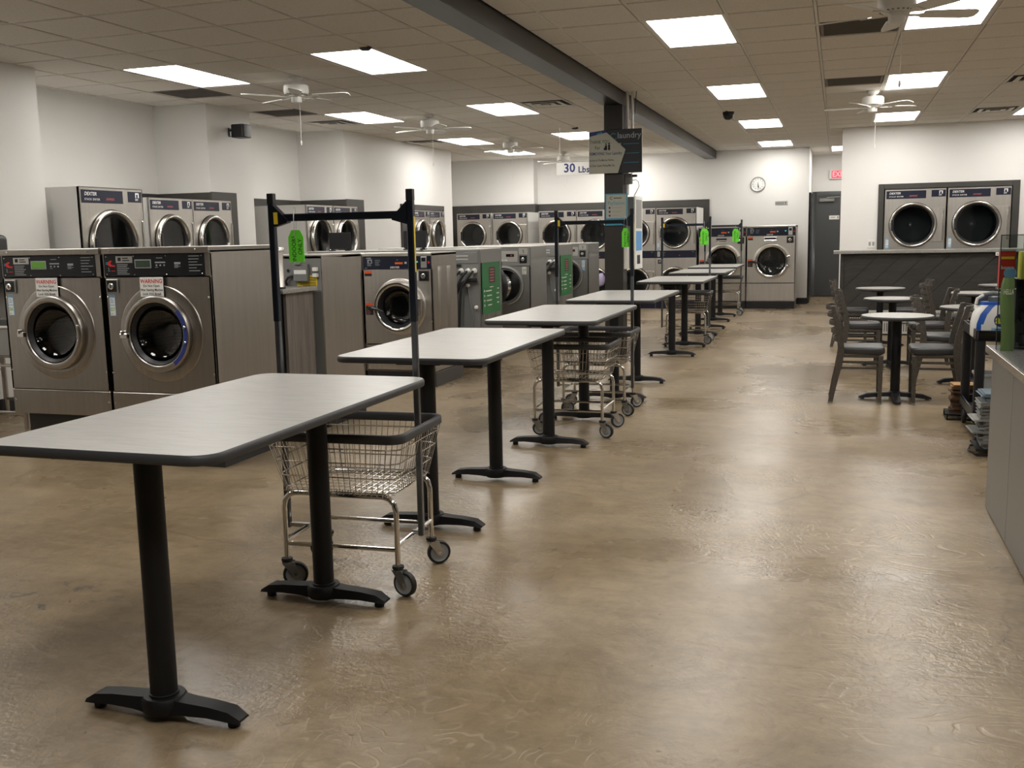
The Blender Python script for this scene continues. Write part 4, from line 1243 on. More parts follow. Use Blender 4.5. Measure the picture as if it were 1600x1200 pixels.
# ---- stacked dryers
def stack_dryer(lab, loc, rz, w_, H, d=0.9, num=None, steel='steel', side='side_enamel'):
    a = w_ / 2
    t = thing('stack_dryer', lab, 'dryer', loc, rz)
    zu, zl = H - 0.615 * w_, H - 1.83 * w_
    mb_t = H - 1.045 * w_
    mb_b = H - 1.225 * w_
    rr = 0.375 * w_
    rh = rr - 0.05
    shell(t, w_, 0.0, H, d, material=side, y0=0.0)
    kz = max(0.10, zl - rr - 0.05)
    MB().holed(-a, mb_t, a, H, -0.03 * w_, zu, rh, -0.001).box(-a, -0.001, mb_t, -a + 0.010, 0.02, H).box(a - 0.010, -0.001, mb_t, a, 0.02, H).box(-a, -0.001, H - 0.006, a, 0.02, H).part('upper_front', steel, t, sharp=30)
    MB().holed(-a, kz, a, mb_b, -0.03 * w_, zl, rh, -0.001).part('lower_front', steel, t, sharp=30)
    MB().box(-a, -0.002, 0, a, 0.0, kz).part('kick_plate', 'navy_panel', t)
    y = -0.004
    h1 = MB().box(-a + 0.03 * w_, y, H - 0.165 * w_, a - 0.33 * w_, 0, H - 0.03 * w_).part('name_panel', 'navy_panel', t, bevel=0.001)
    text('DEXTER', 0.050 * w_, 'white_print', h1, (-a + 0.075 * w_, y - 0.0006, H - 0.072 * w_), align='LEFT', bold=0.022, shear=0.25)
    text('STACK DRYER', 0.030 * w_, 'white_print', h1, (-a + 0.075 * w_, y - 0.0006, H - 0.128 * w_), align='LEFT', bold=0.02, space=1.25)
    text('EXPRESS', 0.034 * w_, 'pink_print', h1, (-a + 0.40 * w_, y - 0.0006, H - 0.122 * w_), align='LEFT', bold=0.02, shear=0.3)
    h2 = MB().box(a - 0.245 * w_, y, H - 0.145 * w_, a - 0.02 * w_, 0, H - 0.03 * w_).part('emblem_panel', 'navy_panel', t, bevel=0.001)
    e = MB().box(a - 0.125 * w_, y - 0.0008, H - 0.095 * w_, a - 0.065 * w_, y, H - 0.042 * w_).part('emblem', 'white_print', h2)
    MB().box(a - 0.110 * w_, y - 0.0014, H - 0.095 * w_, a - 0.085 * w_, y, H - 0.058 * w_).part('emblem_notch', 'navy_panel', e)
    lines(h2, a - 0.13 * w_, H - 0.105 * w_, 0.07 * w_, 2, 0.013 * w_, y - 0.0008, 'white_print', 0.006 * w_, 41)
    mb_ = MB().box(-a, -0.003, mb_b, a, 0.0, mb_t).part('control_band', 'navy_panel', t)
    MB().box(-a + 0.04 * w_, -0.010, mb_b + 0.03 * w_, -a + 0.11 * w_, -0.003, mb_t - 0.02 * w_).part('card_reader', 'zinc', mb_, bevel=0.002)
    lines(mb_, -a + 0.14 * w_, mb_t - 0.05 * w_, 0.12 * w_, 3, 0.03 * w_, -0.0038, 'grey_print', 0.008 * w_, 42)
    lines(mb_, a - 0.10 * w_, mb_t - 0.03 * w_, 0.06 * w_, 1, 0.03, -0.0038, 'grey_print', 0.012 * w_, 43)
    MB().box(0.08 * w_, -0.0042, mb_b + 0.05 * w_, 0.10 * w_, -0.003, mb_b + 0.065 * w_).part('indicator', 'led_red', mb_)
    lock_box(t, -a + 0.045 * w_, mb_b - 0.03 * w_, 0.125 * w_, 'zinc')
    for zc in (zu, zl):
        cx_ = -0.03 * w_
        # hinge panel pressed at the right of the door
        hz = 0.29 * w_
        pg = [(a - 0.02 * w_, zc - hz), (a - 0.02 * w_, zc + hz)]
        for u in range(13):
            z_ = hz - 2 * hz * u / 12
            pg.append((cx_ + math.sqrt((rr + 0.014) ** 2 - z_ * z_), zc + z_))
        hp = MB().prism(pg, -0.014, 0.0, 'y').part('hinge_panel', steel, t, bevel=0.003)
        MB().box(a - 0.060 * w_, -0.026, zc - 0.27 * w_, a - 0.03 * w_, -0.013, zc + 0.27 * w_).part('hinge_bar', 'chrome_soft', hp, bevel=0.006)
        dr = MB().lathe([(rr, -0.0), (rr + 0.006, 0.012), (rr + 0.004, 0.040), (rr - 0.008, 0.052), (rr - 0.022, 0.050), (rr - 0.032, 0.036), (rr - 0.034, 0.014)], (cx_, 0, zc), '-y', 60).part('door', 'chrome_soft', t, sharp=55)
        MB().lathe([(rr + 0.012, 0.001), (rr + 0.012, 0.006), (rr, 0.006)], (cx_, 0, zc), '-y', 60).part('shadow_gasket', 'gasket', dr)
        MB().lathe([(rr - 0.034, 0.014), (rr - 0.052, 0.010), (rr - 0.056, 0.004)], (cx_, 0, zc), '-y', 60).part('gasket', 'gasket', dr)
        MB().lathe([(rr - 0.056, 0.004), (rr * 0.6, 0.0), (0.0, -0.002)], (cx_, 0, zc), '-y', 48).part('glass', 'door_glass', dr)
        MB().box(cx_ - rr + 0.022, -0.060, zc - 0.085, cx_ - rr + 0.060, -0.012, zc + 0.085).part('handle', 'black_plastic', dr, bevel=0.008)
        q = MB().lathe([(rh, -0.002), (rh + 0.02, -0.03), (rh + 0.02, -0.62), (0.045, -0.62), (0.04, -0.60), (0.0, -0.60)], (cx_, 0, zc), '-y', 48)
        dm = q.part('drum', 'drum_dryer', t, sharp=50)
        MB().lathe([(0.022, -0.60), (0.020, -0.588), (0.0, -0.585)], (cx_, 0, zc), '-y', 16).part('drum_hub', 'zinc', dm)
    if num:
        sticker(t, -a + 0.035 * w_, mb_t + 0.20 * w_, num, 0.055 * w_, 'foot', -0.003)
    return t


Q = pi / 2
# bays in the dryer wall on the washer side (they look into the room, to +x)
stack_dryer('widest stacked dryer of the nearest bay, white side panel showing', (-6.53, 8.02, 0), Q, 0.88, 1.936)
d30 = stack_dryer('stacked dryer in the middle of the nearest bay, behind washer 07', (-6.55, 8.935, 0), Q, 0.72, 1.868, 0.88)
dup(d30, (-6.55, 9.66, 0), Q, 'stacked dryer at the right end of the nearest bay, beside the dark trim')
dup(d30, (-6.55, 12.09, 0), Q, 'stacked dryer behind the hanging green INDOORS ONLY tag')
dup(d30, (-6.55, 12.83, 0), Q, 'stacked dryer right of the green INDOORS ONLY tag, behind a black sign plate')
dA = stack_dryer('left dryer of the pair set in the long white pier, behind the rack post', (-6.74, 15.99, 0), Q, 0.69, 1.873, 0.8)
dup(dA, (-6.74, 16.69, 0), Q, 'right dryer of the pair set in the long white pier')
# back wall
dbk = dup(d30, (-6.90, 19.02, 0), 0, 'dim stacked dryer in the back left corner, first of the back wall')
dup(d30, (-6.15, 19.02, 0), 0, 'dim stacked dryer second from the back left corner')
dB = stack_dryer('bright stacked dryer third along the back wall, behind a rack post', (-5.165, 18.95, 0), 0, 0.755, 1.872, 1.0, '37')
dup(dB, (-4.405, 18.95, 0), 0, 'bright stacked dryer left of the pillar, lavender laundry in its open lower door', skip=('number_label',))
dup(dB, (-3.645, 18.95, 0), 0, 'bright stacked dryer just right of the pillar, behind the pay kiosk', skip=('number_label',))
dE = stack_dryer('bright stacked dryer at the right end of the back wall bank, beside the large washers', (-2.885, 18.95, 0), 0, 0.755, 1.872, 1.0, '42')
# wall pair on the cafe side
stack_dryer('stacked dryer 49, left of the pair built into the cafe side wall', (1.098, 16.70, 0), 0, 0.885, 2.0, 0.9, '49')
stack_dryer('stacked dryer 50, right of the pair built into the cafe side wall', (1.99, 16.70, 0), 0, 0.885, 2.0, 0.9, '50')

# ================================================================== FOLDING TABLES
def make_table(lab, loc, L, wd=0.76, ztop=0.87):
    t = thing('folding_table', lab, 'table', loc, 0, 'folding tables in a row')
    po = rrect(-wd / 2, -L / 2, wd / 2, L / 2, 0.075, 7)
    pi_ = rrect(-wd / 2 + 0.006, -L / 2 + 0.006, wd / 2 - 0.006, L / 2 - 0.006, 0.070, 7)
    # soft black edge band: a ring with rounded profile
    n_ = len(po)
    prof = [(0.0, 0.000), (0.0045, -0.003), (0.006, -0.014), (0.0045, -0.025), (0.0, -0.029)]
    q = MB()
    vs = []
    for off, z in prof:
        for (x, y), (xi, yi) in zip(po, pi_):
            k_ = off / 0.006
            vs.append((xi + (x - xi) * k_, yi + (y - yi) * k_, ztop + z))
    fs = [(i * n_ + j, (i + 1) * n_ + j, (i + 1) * n_ + (j + 1) % n_, i * n_ + (j + 1) % n_) for i in range(len(prof) - 1) for j in range(n_)]
    q.add(vs, [f[::-1] for f in fs]).part('edge_band', 'bumper', t, sharp=60)
    MB().prism(pi_, ztop - 0.028, ztop + 0.0004).part('table_top', 'laminate', t)
    MB().box(-0.14, -L / 2 + 0.18, ztop - 0.045, 0.14, L / 2 - 0.18, ztop - 0.029).part('rail', 'black_powder', t)
    for s_ in (-1, 1):
        y = s_ * 0.5
        bs = MB()
        bs.lathe([(0.0, 0.022), (0.060, 0.022), (0.066, 0.030), (0.066, 0.062), (0.060, 0.072), (0.0, 0.072)], (0, y, 0), n=28)
        # two arms that droop towards their ends
        for d in (-1, 1):
            xs = (0.03, 0.09, 0.17, 0.235, 0.272)
            hw = (0.044, 0.038, 0.036, 0.036, 0.030)
            zt = (0.070, 0.064, 0.060, 0.052, 0.030)
            zb = (0.024, 0.028, 0.030, 0.026, 0.022)
            vs = []
            for x, h, a_, b_ in zip(xs, hw, zt, zb):
                vs += [(d * x, y - h, b_), (d * x, y + h, b_), (d * x, y + h * 0.75, a_), (d * x, y - h * 0.75, a_)]
            fs = []
            for u in range(4):
                for e in range(4):
                    f_ = (u * 4 + e, u * 4 + (e + 1) % 4, u * 4 + 4 + (e + 1) % 4, u * 4 + 4 + e)
                    fs.append(f_ if d < 0 else f_[::-1])
            fs += [(0, 1, 2, 3), (19, 18, 17, 16)]
            bs.add(vs, fs)
        b_ = bs.part('base', 'black_powder', t, sharp=45)
        MB().lathe([(0.040, 0.07), (0.040, ztop - 0.045)], (0, y, 0), n=28).lathe([(0.044, 0.07), (0.044, 0.078), (0.040, 0.080)], (0, y, 0), n=28).part('column', 'black_powder', t)
        MB().box(-0.11, y - 0.11, ztop - 0.050, 0.11, y + 0.11, ztop - 0.045).part('mount_plate', 'black_powder', t)
        for d in (-1, 1):
            MB().lathe([(0.0, 0.0), (0.018, 0.0), (0.019, 0.012), (0.014, 0.028), (0.0, 0.028)], (d * 0.238, y, 0), n=14).part('glide', 'rubber', b_)
    return t


tt = make_table('nearest grey folding table, whole left edge cut by the picture', (-1.902, 2.90, 0), 1.49)
for (x, y), lab in zip(((-1.878, 4.955), (-1.833, 6.935), (-1.805, 8.92), (-1.80, 12.05), (-1.815, 14.45), (-1.865, 16.64)),
                       ('second grey folding table from the camera, above the floor beside washer 14', 'third grey folding table, two wire carts standing under and behind it',
                        'fourth grey folding table, in front of the pillar', 'fifth grey folding table, first one beyond the pillar',
                        'sixth grey folding table, its top crossed by a rack post', 'farthest grey folding table, in front of the large back washers')):
    dup(tt, (x, y, 0), 0, lab)

# ================================================================== WIRE LAUNDRY CARTS
def make_cart(lab, loc, rz, rack=True):
    t = thing('laundry_cart', lab, 'laundry cart', loc, rz, 'wire laundry carts')
    zt, zb = 0.645, 0.415
    A, B = (0.295, 0.255), (0.245, 0.205)          # half sizes at rim and floor of the basket
    def lvl(k_):
        z = zb + (zt - zb) * k_
        ax, ay = B[0] + (A[0] - B[0]) * k_, B[1] + (A[1] - B[1]) * k_
        return ax, ay, z
    q = MB()
    for k_ in (0.0, 0.27, 0.54, 0.80):
        ax, ay, z = lvl(k_)
        pts = [(x, y, z) for x, y in rrect(-ax, -ay, ax, ay, 0.05, 4)]
        q.tube(pts, 0.0030, 5, closed=True)
    nx, ny = 20, 17
    for i in range(nx):
        f = -0.9 + 1.8 * i / (nx - 1)
        for s_ in (-1, 1):
            q.tube([(f * B[0], s_ * B[1], zb), (f * A[0], s_ * A[1], zt - 0.01)], 0.0016, 4)
    for i in range(ny):
        f = -0.88 + 1.76 * i / (ny - 1)
        for s_ in (-1, 1):
            q.tube([(s_ * B[0], f * B[1], zb), (s_ * A[0], f * A[1], zt - 0.01)], 0.0016, 4)
    for i in range(15):
        f = -0.95 + 1.9 * i / 14
        q.tube([(f * B[0], -B[1], zb - 0.003), (f * B[0], B[1], zb - 0.003)], 0.0016, 4)
    for i in range(9):
        f = -0.95 + 1.9 * i / 8
        q.tube([(-B[0], f * B[1], zb - 0.006), (B[0], f * B[1], zb - 0.006)], 0.0022, 4)
    for i in range(19):                            # little hooked wire ends under the floor
        f = -0.9 + 1.8 * i / 18
        q.tube([(f * B[0], -B[1] - 0.002, zb + 0.01), (f * B[0], -B[1] - 0.004, zb - 0.014)], 0.0022, 4)
    q.part('wire_basket', 'chrome', t, sharp=70)
    # vinyl bumper round the rim
    ax, ay, z = lvl(1.0)
    r0, r1 = rrect(-ax - 0.008, -ay - 0.008, ax + 0.008, ay + 0.008, 0.06, 6), rrect(-ax + 0.010, -ay + 0.010, ax - 0.010, ay - 0.010, 0.05, 6)
    n_ = len(r0)
    vs = []
    for ring, z_ in ((r1, z - 0.022), (r0, z - 0.020), (r0, z + 0.014), (r1, z + 0.018)):
        vs += [(x, y, z_) for x, y in ring]
    fs = [(i * n_ + j, ((i + 1) % 4) * n_ + j, ((i + 1) % 4) * n_ + (j + 1) % n_, i * n_ + (j + 1) % n_) for i in range(4) for j in range(n_)]
    q = MB().add(vs, [f[::-1] for f in fs])
    q.part('rim_bumper', 'bumper', t, bevel=0.004, sharp=60)
    # two bent tube frames: legs rise, curve in and cross under the basket
    LX_, LY_ = 0.245, 0.195
    for s_ in (-1, 1):
        pts = [(-LX_, s_ * LY_, 0.118), (-LX_, s_ * LY_, 0.34)]
        pts += [(-LX_ + 0.055 - 0.055 * cos(a), s_ * LY_, 0.345 + 0.055 * sin(a)) for a in (R(30), R(60), R(90))]
        pts += [(-p[0], p[1], p[2]) for p in pts[::-1]]
        MB().tube(pts, 0.0115, 10).part('leg_frame', 'chrome', t, sharp=60)
        MB().tube([(-LX_, s_ * LY_, 0.185), (LX_, s_ * LY_, 0.185)], 0.009, 8).part('cross_rail', 'chrome', t)
        MB().tube([(s_ * LX_, -LY_, 0.20), (s_ * LX_, LY_, 0.20)], 0.010, 8).part('side_rail', 'chrome', t)
    k_ = 0
    for sx_ in (-1, 1):
        for s_ in (-1, 1):
            k_ += 1
            x, y = sx_ * LX_, s_ * LY_
            th = (R(25), R(-160), R(-15), R(35))[k_ - 1]
            tr = Vector((cos(th), sin(th)))        # trail direction of the swivel
            nb = Vector((-tr.y, tr.x))
            cs = MB().lathe([(0.0, 0.122), (0.023, 0.122), (0.024, 0.112), (0.020, 0.106), (0.0, 0.106)], (x, y, 0), n=16).part('caster', 'rubber', t)
            wx, wy, wz, wr_ = x + tr.x * 0.032, y + tr.y * 0.032, 0.0515, 0.0515
            q = MB()
            for e in (-1, 1):
                o_ = nb * (0.015 * e)
                def pt(u, z_, th_=0.0):
                    return (x + tr.x * u + o_.x + nb.x * th_ * e, y + tr.y * u + o_.y + nb.y * th_ * e, z_)
                out = [(-0.022, 0.106), (0.030, 0.106), (0.048, 0.048), (0.040, 0.036), (0.026, 0.040)]
                m_ = len(out)
                q.add([pt(u, z_) for u, z_ in out] + [pt(u, z_, 0.003) for u, z_ in out],
                      [tuple(range(m_)), tuple(range(2 * m_ - 1, m_ - 1, -1))] + [(i, (i + 1) % m_, (i + 1) % m_ + m_, i + m_) for i in range(m_)])
            q.tube([(x - 0.0, y, 0.106), (x, y, 0.099)], 0.022, 12)
            q.part('fork', 'zinc', cs, sharp=30)
            def wheel(prof):
                vs, fs, n2 = [], [], 30
                for r_, h in prof:
                    for e in range(n2):
                        a = 2 * pi * e / n2
                        vs.append((wx + tr.x * r_ * cos(a) + nb.x * h, wy + tr.y * r_ * cos(a) + nb.y * h, wz + r_ * sin(a)))
                for i in range(len(prof) - 1):
                    for e in range(n2):
                        fs.append((i * n2 + e, i * n2 + (e + 1) % n2, (i + 1) * n2 + (e + 1) % n2, (i + 1) * n2 + e))
                return MB().add(vs, fs)
            wheel([(0.040, -0.012), (wr_ - 0.003, -0.012), (wr_, -0.008), (wr_, 0.008), (wr_ - 0.003, 0.012), (0.040, 0.012)]).part('tyre', 'rubber', cs, sharp=50)
            wheel([(0.040, 0.012), (0.036, 0.009), (0.022, 0.009), (0.014, 0.0125), (0.005, 0.013), (0.0, 0.013)]).part('hub', 'wheel_grey', cs, sharp=50)
            wheel([(0.0, -0.013), (0.005, -0.013), (0.014, -0.0125), (0.022, -0.009), (0.036, -0.009), (0.040, -0.012)]).part('hub', 'wheel_grey', cs, sharp=50)
            wheel([(0.0, -0.020), (0.007, -0.020), (0.007, 0.020), (0.0, 0.020)]).part('axle_bolt', 'chrome', cs)
    if rack:
        for s_ in (-1, 1):
            x = s_ * 0.305 - 0.03
            po = MB().cbox((x, 0.0, 1.335), (0.027, 0.027, 0.51)).part('rack_post', 'rack_steel', t, bevel=0.003)
            MB().cbox((x, 0.0, 0.64), (0.0235, 0.0235, 0.90)).part('lower_post', 'rack_grey', po, bevel=0.003)
            MB().cbox((x, 0, 1.585), (0.0285, 0.0285, 0.045)).part('post_cap', 'black_plastic', po, bevel=0.002)
            MB().prism([(x - s_ * 0.012, 1.56), (x - s_ * 0.075, 1.50), (x - s_ * 0.075, 1.488), (x - s_ * 0.012, 1.47)][::(1 if s_ > 0 else -1)], -0.017, 0.017, 'y').part('gusset', 'rack_steel', t)
            MB().cbox((x * 0.5 + s_ * 0.1225, 0, 0.205), (abs(x - s_ * 0.245) + 0.02, 0.02, 0.016)).part('post_bracket', 'zinc', po)
            if s_ < 0:
                MB().box(x + 0.016, -0.0185, 1.482, x + 0.034, -0.0172, 1.53).part('warning_decal', 'yellow', po)
            else:
                MB().box(x + 0.0132, -0.006, 1.28, x + 0.0142, 0.008, 1.50).part('warning_decal', 'yellow', po)
        MB().cbox((-0.03, 0, 1.508), (0.60, 0.024, 0.030)).part('hanging_bar', 'rack_steel', t, bevel=0.003)
    return t


c1 = make_cart('nearest wire laundry cart with a tall hanging rack, standing under the first table', (-1.895, 3.72, 0), R(2.5))
c2 = make_cart('wire laundry cart without a rack, standing behind the third table', (-1.79, 6.98, 0), R(0.5), rack=False)
for x, y, lab in ((-1.815, 7.86, 'wire laundry cart with a rack, just in front of the pillar'), (-1.835, 13.1, 'wire laundry cart with a rack, between the fifth and sixth tables'),
                  (-1.84, 17.56, 'farthest wire laundry cart with a rack, beyond the last table')):
    dup(c1, (x, y, 0), R(1), lab)
for k_, (x, y) in enumerate(((-1.815, 7.86), (-1.835, 13.1))):
    pass

# plastic tags hanging from the racks
def rack_tag(lab, x, y, z, s_, rz, col='green_tag', words=True, drop=0.055):
    t = thing('rack_tag', lab, 'tag', (x, y, z), rz, 'tags on the rack bars')
    hw, hh = 0.040 * s_, 0.082 * s_
    p = [(-hw, -drop - 2 * hh), (hw, -drop - 2 * hh), (hw, -drop - hh * 0.45), (hw * 0.55, -drop), (-hw * 0.55, -drop), (-hw, -drop - hh * 0.45)]
    b_ = MB().prism(p, -0.003, 0.003, 'y').part('tag_plate', col, t, bevel=0.001)
    pts = [(0.0, 0.030 * cos(a) * 0.0 + 0.020 * sin(a) + 0.0, -0.028 + (0.047 + drop * 0.35) * cos(a)) for a in [2 * pi * i / 14 for i in range(14)]]
    MB().tube(pts, 0.0016, 5, closed=True).part('ring', 'zinc', t)
    if words:
        text('INDOORS', 0.029 * s_, 'black_print', b_, (-0.010 * s_, -0.0036, -drop - hh * 1.15), 'up-y', bold=0.008)
        text('ONLY', 0.030 * s_, 'black_print', b_, (0.022 * s_, -0.0036, -drop - hh * 1.05), 'up-y', bold=0.008)
    return t


rack_tag('green INDOORS ONLY tag hanging from the nearest rack bar', -2.115, 3.69, 1.512, 0.80, R(12))
rack_tag('yellow green tag on the rack post in front of the pillar', -1.585, 7.835, 1.512, 0.9, R(50), 'green_tag')
rack_tag('green tag at the right end of the rack between the fifth and sixth tables', -1.63, 13.09, 1.512, 1.25, R(4))
rack_tag('smallest green tag, on the farthest rack by the large washers', -1.66, 17.55, 1.512, 1.35, R(4))

# ================================================================== PILLAR: SIGNS AND KIOSK
t = thing('laundry_sign', 'dark sign board with the word laundry high on the pillar', 'sign', (-2.39, 11.13, 2.31))
bd = MB().box(-0.10, -0.02, -0.235, 0.325, 0.0, 0.235).part('board', 'sign_dark', t, bevel=0.002)
text('laundry', 0.088, 'grey_print', bd, (0.185, -0.0208, 0.165), bold=0.010)
MB().tube([(0.01 + 0.034 * cos(a), -0.021, 0.155 + 0.036 * sin(a)) for a in [R(50) + R(290) * i / 16 for i in range(17)]], 0.0035, 5).part('emblem', 'teal_print', bd)
for z in (0.075, -0.025, -0.125):
    MB().box(0.075, -0.0208, z - 0.012, 0.095, -0.02, z + 0.012).part('pictogram', 'grey_print', bd)
    MB().box(0.12, -0.0208, z - 0.002, 0.295, -0.02, z + 0.002).part('rule', 'teal_print', bd)
t = thing('thank_you_sign', 'beige arrow sign reading THANK YOU on the pillar, left of the laundry board', 'sign', (-2.39, 11.105, 2.31))
bd = MB().prism([(-0.262, -0.235), (0.060, -0.235), (0.148, 0.015), (-0.062, 0.205), (-0.262, 0.165)], -0.014, 0.0, 'y').part('board', 'sign_beige', t, bevel=0.001)
MB().prism([(-0.262, 0.165), (-0.062, 0.205), (-0.075, 0.23), (-0.262, 0.212)], -0.013, 0.0, 'y').part('header_strip', 'navy_print', t)
MB().prism([(-0.18, 0.185), (-0.11, 0.198), (-0.115, 0.215), (-0.165, 0.20)], -0.0145, -0.013, 'y').part('header_mark', 'teal_print', t)
y = -0.0148
text('THANK YOU...', 0.052, 'dkgreen_print', bd, (-0.252, y, 0.105), align='LEFT', bold=0.01, sx=0.72)
text('For', 0.050, 'dkgreen_print', bd, (-0.195, y, 0.042), align='LEFT', bold=0.012, sx=0.85)
text('REMOVING Your Laundry', 0.045, 'navy_print', bd, (-0.255, y, -0.022), align='LEFT', bold=0.015, sx=0.74)
text('As Soon As The Machine Finishes...', 0.030, 'black_print', bd, (-0.255, y, -0.092), align='LEFT', bold=0.012, sx=0.66)
text('So Other Guests Waiting May Use.', 0.030, 'black_print', bd, (-0.255, y, -0.150), align='LEFT', bold=0.012, sx=0.66)
q = MB()
for x, h, r_ in ((-0.068, 0.078, 0.0), (-0.034, 0.085, 0.0)):
    q.lathe([(0.009, 0), (0.009, 0.0006), (0, 0.0006)], (x, y, h), '-y', 10)
q.prism([(-0.082, 0.015), (-0.056, 0.015), (-0.056, 0.066), (-0.082, 0.066)], y - 0.0006, y, 'y')
q.prism([(-0.046, 0.015), (-0.022, 0.015), (-0.022, 0.074), (-0.046, 0.074)], y - 0.0006, y, 'y')
q.prism([(-0.094, 0.018), (-0.060, 0.018), (-0.060, 0.042), (-0.094, 0.042)], y - 0.0006, y, 'y')
q.part('pictogram', 'black_print', bd)
t = thing('weight_sign', 'white hanging sign reading 30 Lbs, left of the pillar', 'sign', (-3.36, 13.6, 2.305))
bd = MB().box(-0.345, -0.006, -0.085, 0.345, 0.0, 0.085).part('board', 'white_plastic', t, bevel=0.001)
text('30', 0.165, 'navy_print', bd, (-0.165, -0.0068, 0.005), bold=0.022)
text('Lbs', 0.115, 'navy_print', bd, (0.035, -0.0068, -0.020), bold=0.022)
for s_ in (-1, 1):
    MB().tube([(s_ * 0.30, -0.003, 0.085), (s_ * 0.30, -0.003, ZC - 2.305)], 0.0012, 4).part('wire', 'zinc', t)
t = thing('pay_sign', 'blue bordered payment notice on the front of the pillar', 'sign', (-2.355, 11.135, 1.68))
bd = MB().box(-0.125, -0.008, -0.175, 0.125, 0.012, 0.175).part('board', 'teal_print', t, bevel=0.001)
fd = MB().box(-0.112, -0.009, -0.095, 0.112, -0.008, 0.162).part('field', 'sign_beige', bd)
text('PayStation', 0.055, 'teal_print', fd, (0.0, -0.0098, 0.070), bold=0.006, sx=0.82)
MB().tube([(-0.055 + 0.014 * cos(a), -0.0098, 0.125 + 0.014 * sin(a)) for a in [R(40) + R(280) * i / 12 for i in range(13)]], 0.003, 5).part('emblem', 'dkgreen_print', fd)
MB().box(-0.03, -0.0096, 0.120, 0.06, -0.009, 0.130).part('print_line', 'dkgreen_print', fd)
for i in range(3):
    z = 0.02 - i * 0.043
    MB().lathe([(0.011, 0), (0.011, 0.0006), (0, 0.0006)], (-0.075, -0.0092, z), '-y', 12).part('bullet', 'navy_print', fd)
    MB().box(-0.05, -0.0096, z - 0.004, 0.07 - 0.02 * i, -0.009, z + 0.004).part('print_line', 'grey_print', fd)
MB().box(-0.10, -0.0088, -0.150, 0.10, -0.008, -0.128).part('print_line', 'white_print', bd)
# pay kiosk on the aisle side of the pillar
t = thing('pay_kiosk', 'grey and white pay kiosk on the aisle side of the pillar', 'kiosk', (-2.285, 11.42, 1.02))
MB().box(0.0, -0.16, 0, 0.10, 0.26, 0.80).part('cabinet', 'grey_paint', t, bevel=0.004)
f_ = MB().box(0.10, -0.165, -0.005, 0.118, 0.265, 0.81).part('front_panel', 'white_plastic', t, bevel=0.004)
MB().box(0.118, -0.12, 0.45, 0.1195, 0.22, 0.77).part('info_poster', 'paper_pale', f_)
MB().box(0.118, -0.12, 0.20, 0.1195, 0.22, 0.42).part('screen', 'blue_print', f_)
MB().box(0.118, -0.06, 0.05, 0.122, 0.10, 0.15).part('bill_slot', 'black_plastic', f_)
t = thing('access_door', 'narrow white cover on the pillar edge, below the pay kiosk sign', 'cover', (-2.285, 11.20, 1.02))
MB().box(0.0, -0.03, 0, 0.05, 0.05, 0.41).part('cover', 'white_metal', t, bevel=0.004)
MB().box(0.0, -0.045, 0.33, 0.03, -0.03, 0.40).part('lock', 'black_plastic', t, bevel=0.003)
t = thing('conduit', 'pale conduit pipe running up the pillar to the ceiling', 'pipe', (-2.262, 11.30, 0))
MB().tube([(0, 0, 1.84), (0, 0, ZC)], 0.018, 12).part('pipe', 'white_metal', t)
t = thing('conduit', 'thin grey conduit pipe right of the pale one beside the pillar', 'pipe', (-2.205, 11.30, 0))
MB().tube([(0, 0, 2.08), (0, 0, ZC)], 0.014, 12).part('pipe', 'white_metal', t)
MB().tube([(0.03, 0, 2.72), (0.045, 0.0, ZC)], 0.005, 6).part('cable', 'rubber', t)
t = thing('outlet_box', 'grey electric box with a black plug on the pillar conduit', 'junction box', (-2.235, 11.28, 2.02))
MB().box(-0.05, -0.03, -0.06, 0.03, 0.03, 0.055).part('box', 'grey_paint', t, bevel=0.004)
MB().box(0.03, -0.02, 0.015, 0.085, 0.02, 0.042).part('plug', 'black_plastic', t, bevel=0.004)
MB().tube([(0.03, 0, -0.02), (0.07, 0, -0.015), (0.10, 0, -0.04), (0.105, 0, -0.09), (0.075, 0, -0.15), (0.05, 0, -0.19)], 0.004, 6).part('cable', 'rubber', t)

# ================================================================== WALL THINGS
t = thing('wall_speaker', 'black speaker on a bracket high on the white pier', 'speaker', (-6.83, 10.50, 2.68))
MB().box(0, -0.02, -0.05, 0.02, 0.04, 0.05).part('wall_plate', 'black_plastic', t, bevel=0.003)
MB().tube([(0.01, 0.0, 0.02), (0.08, -0.02, 0.03), (0.14, -0.03, 0.02)], 0.014, 8).part('bracket', 'black_plastic', t)
MB().prism(rrect(0.10, -0.13, 0.27, 0.06, 0.03, 4), -0.075, 0.075, 'z').part('cabinet', 'black_plastic', t, bevel=0.008)
t = thing('wall_clock', 'round white wall clock with a grey rim', 'clock', (-1.50, 20.2, 2.30))
MB().lathe([(0.118, 0.0), (0.138, 0.004), (0.142, 0.02), (0.130, 0.036), (0.120, 0.030)], (0, 0, 0), '-y', 40).part('rim', 'zinc', t)
fc = MB()._disc((0, -0.022, 0), 0.121, '-y', 40).part('face', 'white_print', t)
q = MB()
for i in range(12):
    a = pi / 6 * i
    q.lathe([(0.0075, 0), (0.0075, 0.001), (0, 0.001)], (0.092 * sin(a), -0.022, 0.092 * cos(a)), '-y', 8)
q.part('hour_dots', 'black_print', fc)
MB().prism([(-0.007, -0.062), (0.007, -0.062), (0.004, 0.02), (-0.004, 0.02)], -0.026, -0.025, 'y').part('hour_hand', 'black_print', fc)
MB().prism([(0.012, -0.085), (0.022, -0.083), (-0.001, 0.045), (-0.007, 0.045)], -0.028, -0.027, 'y').part('minute_hand', 'black_print', fc)
t = thing('wall_plaque', 'small grey name plate on the white back wall below the clock', 'sign', (-1.06, 20.2, 1.935))
p_ = MB().box(-0.115, -0.012, -0.034, 0.115, 0, 0.034).part('plate', 'zinc', t, bevel=0.003)
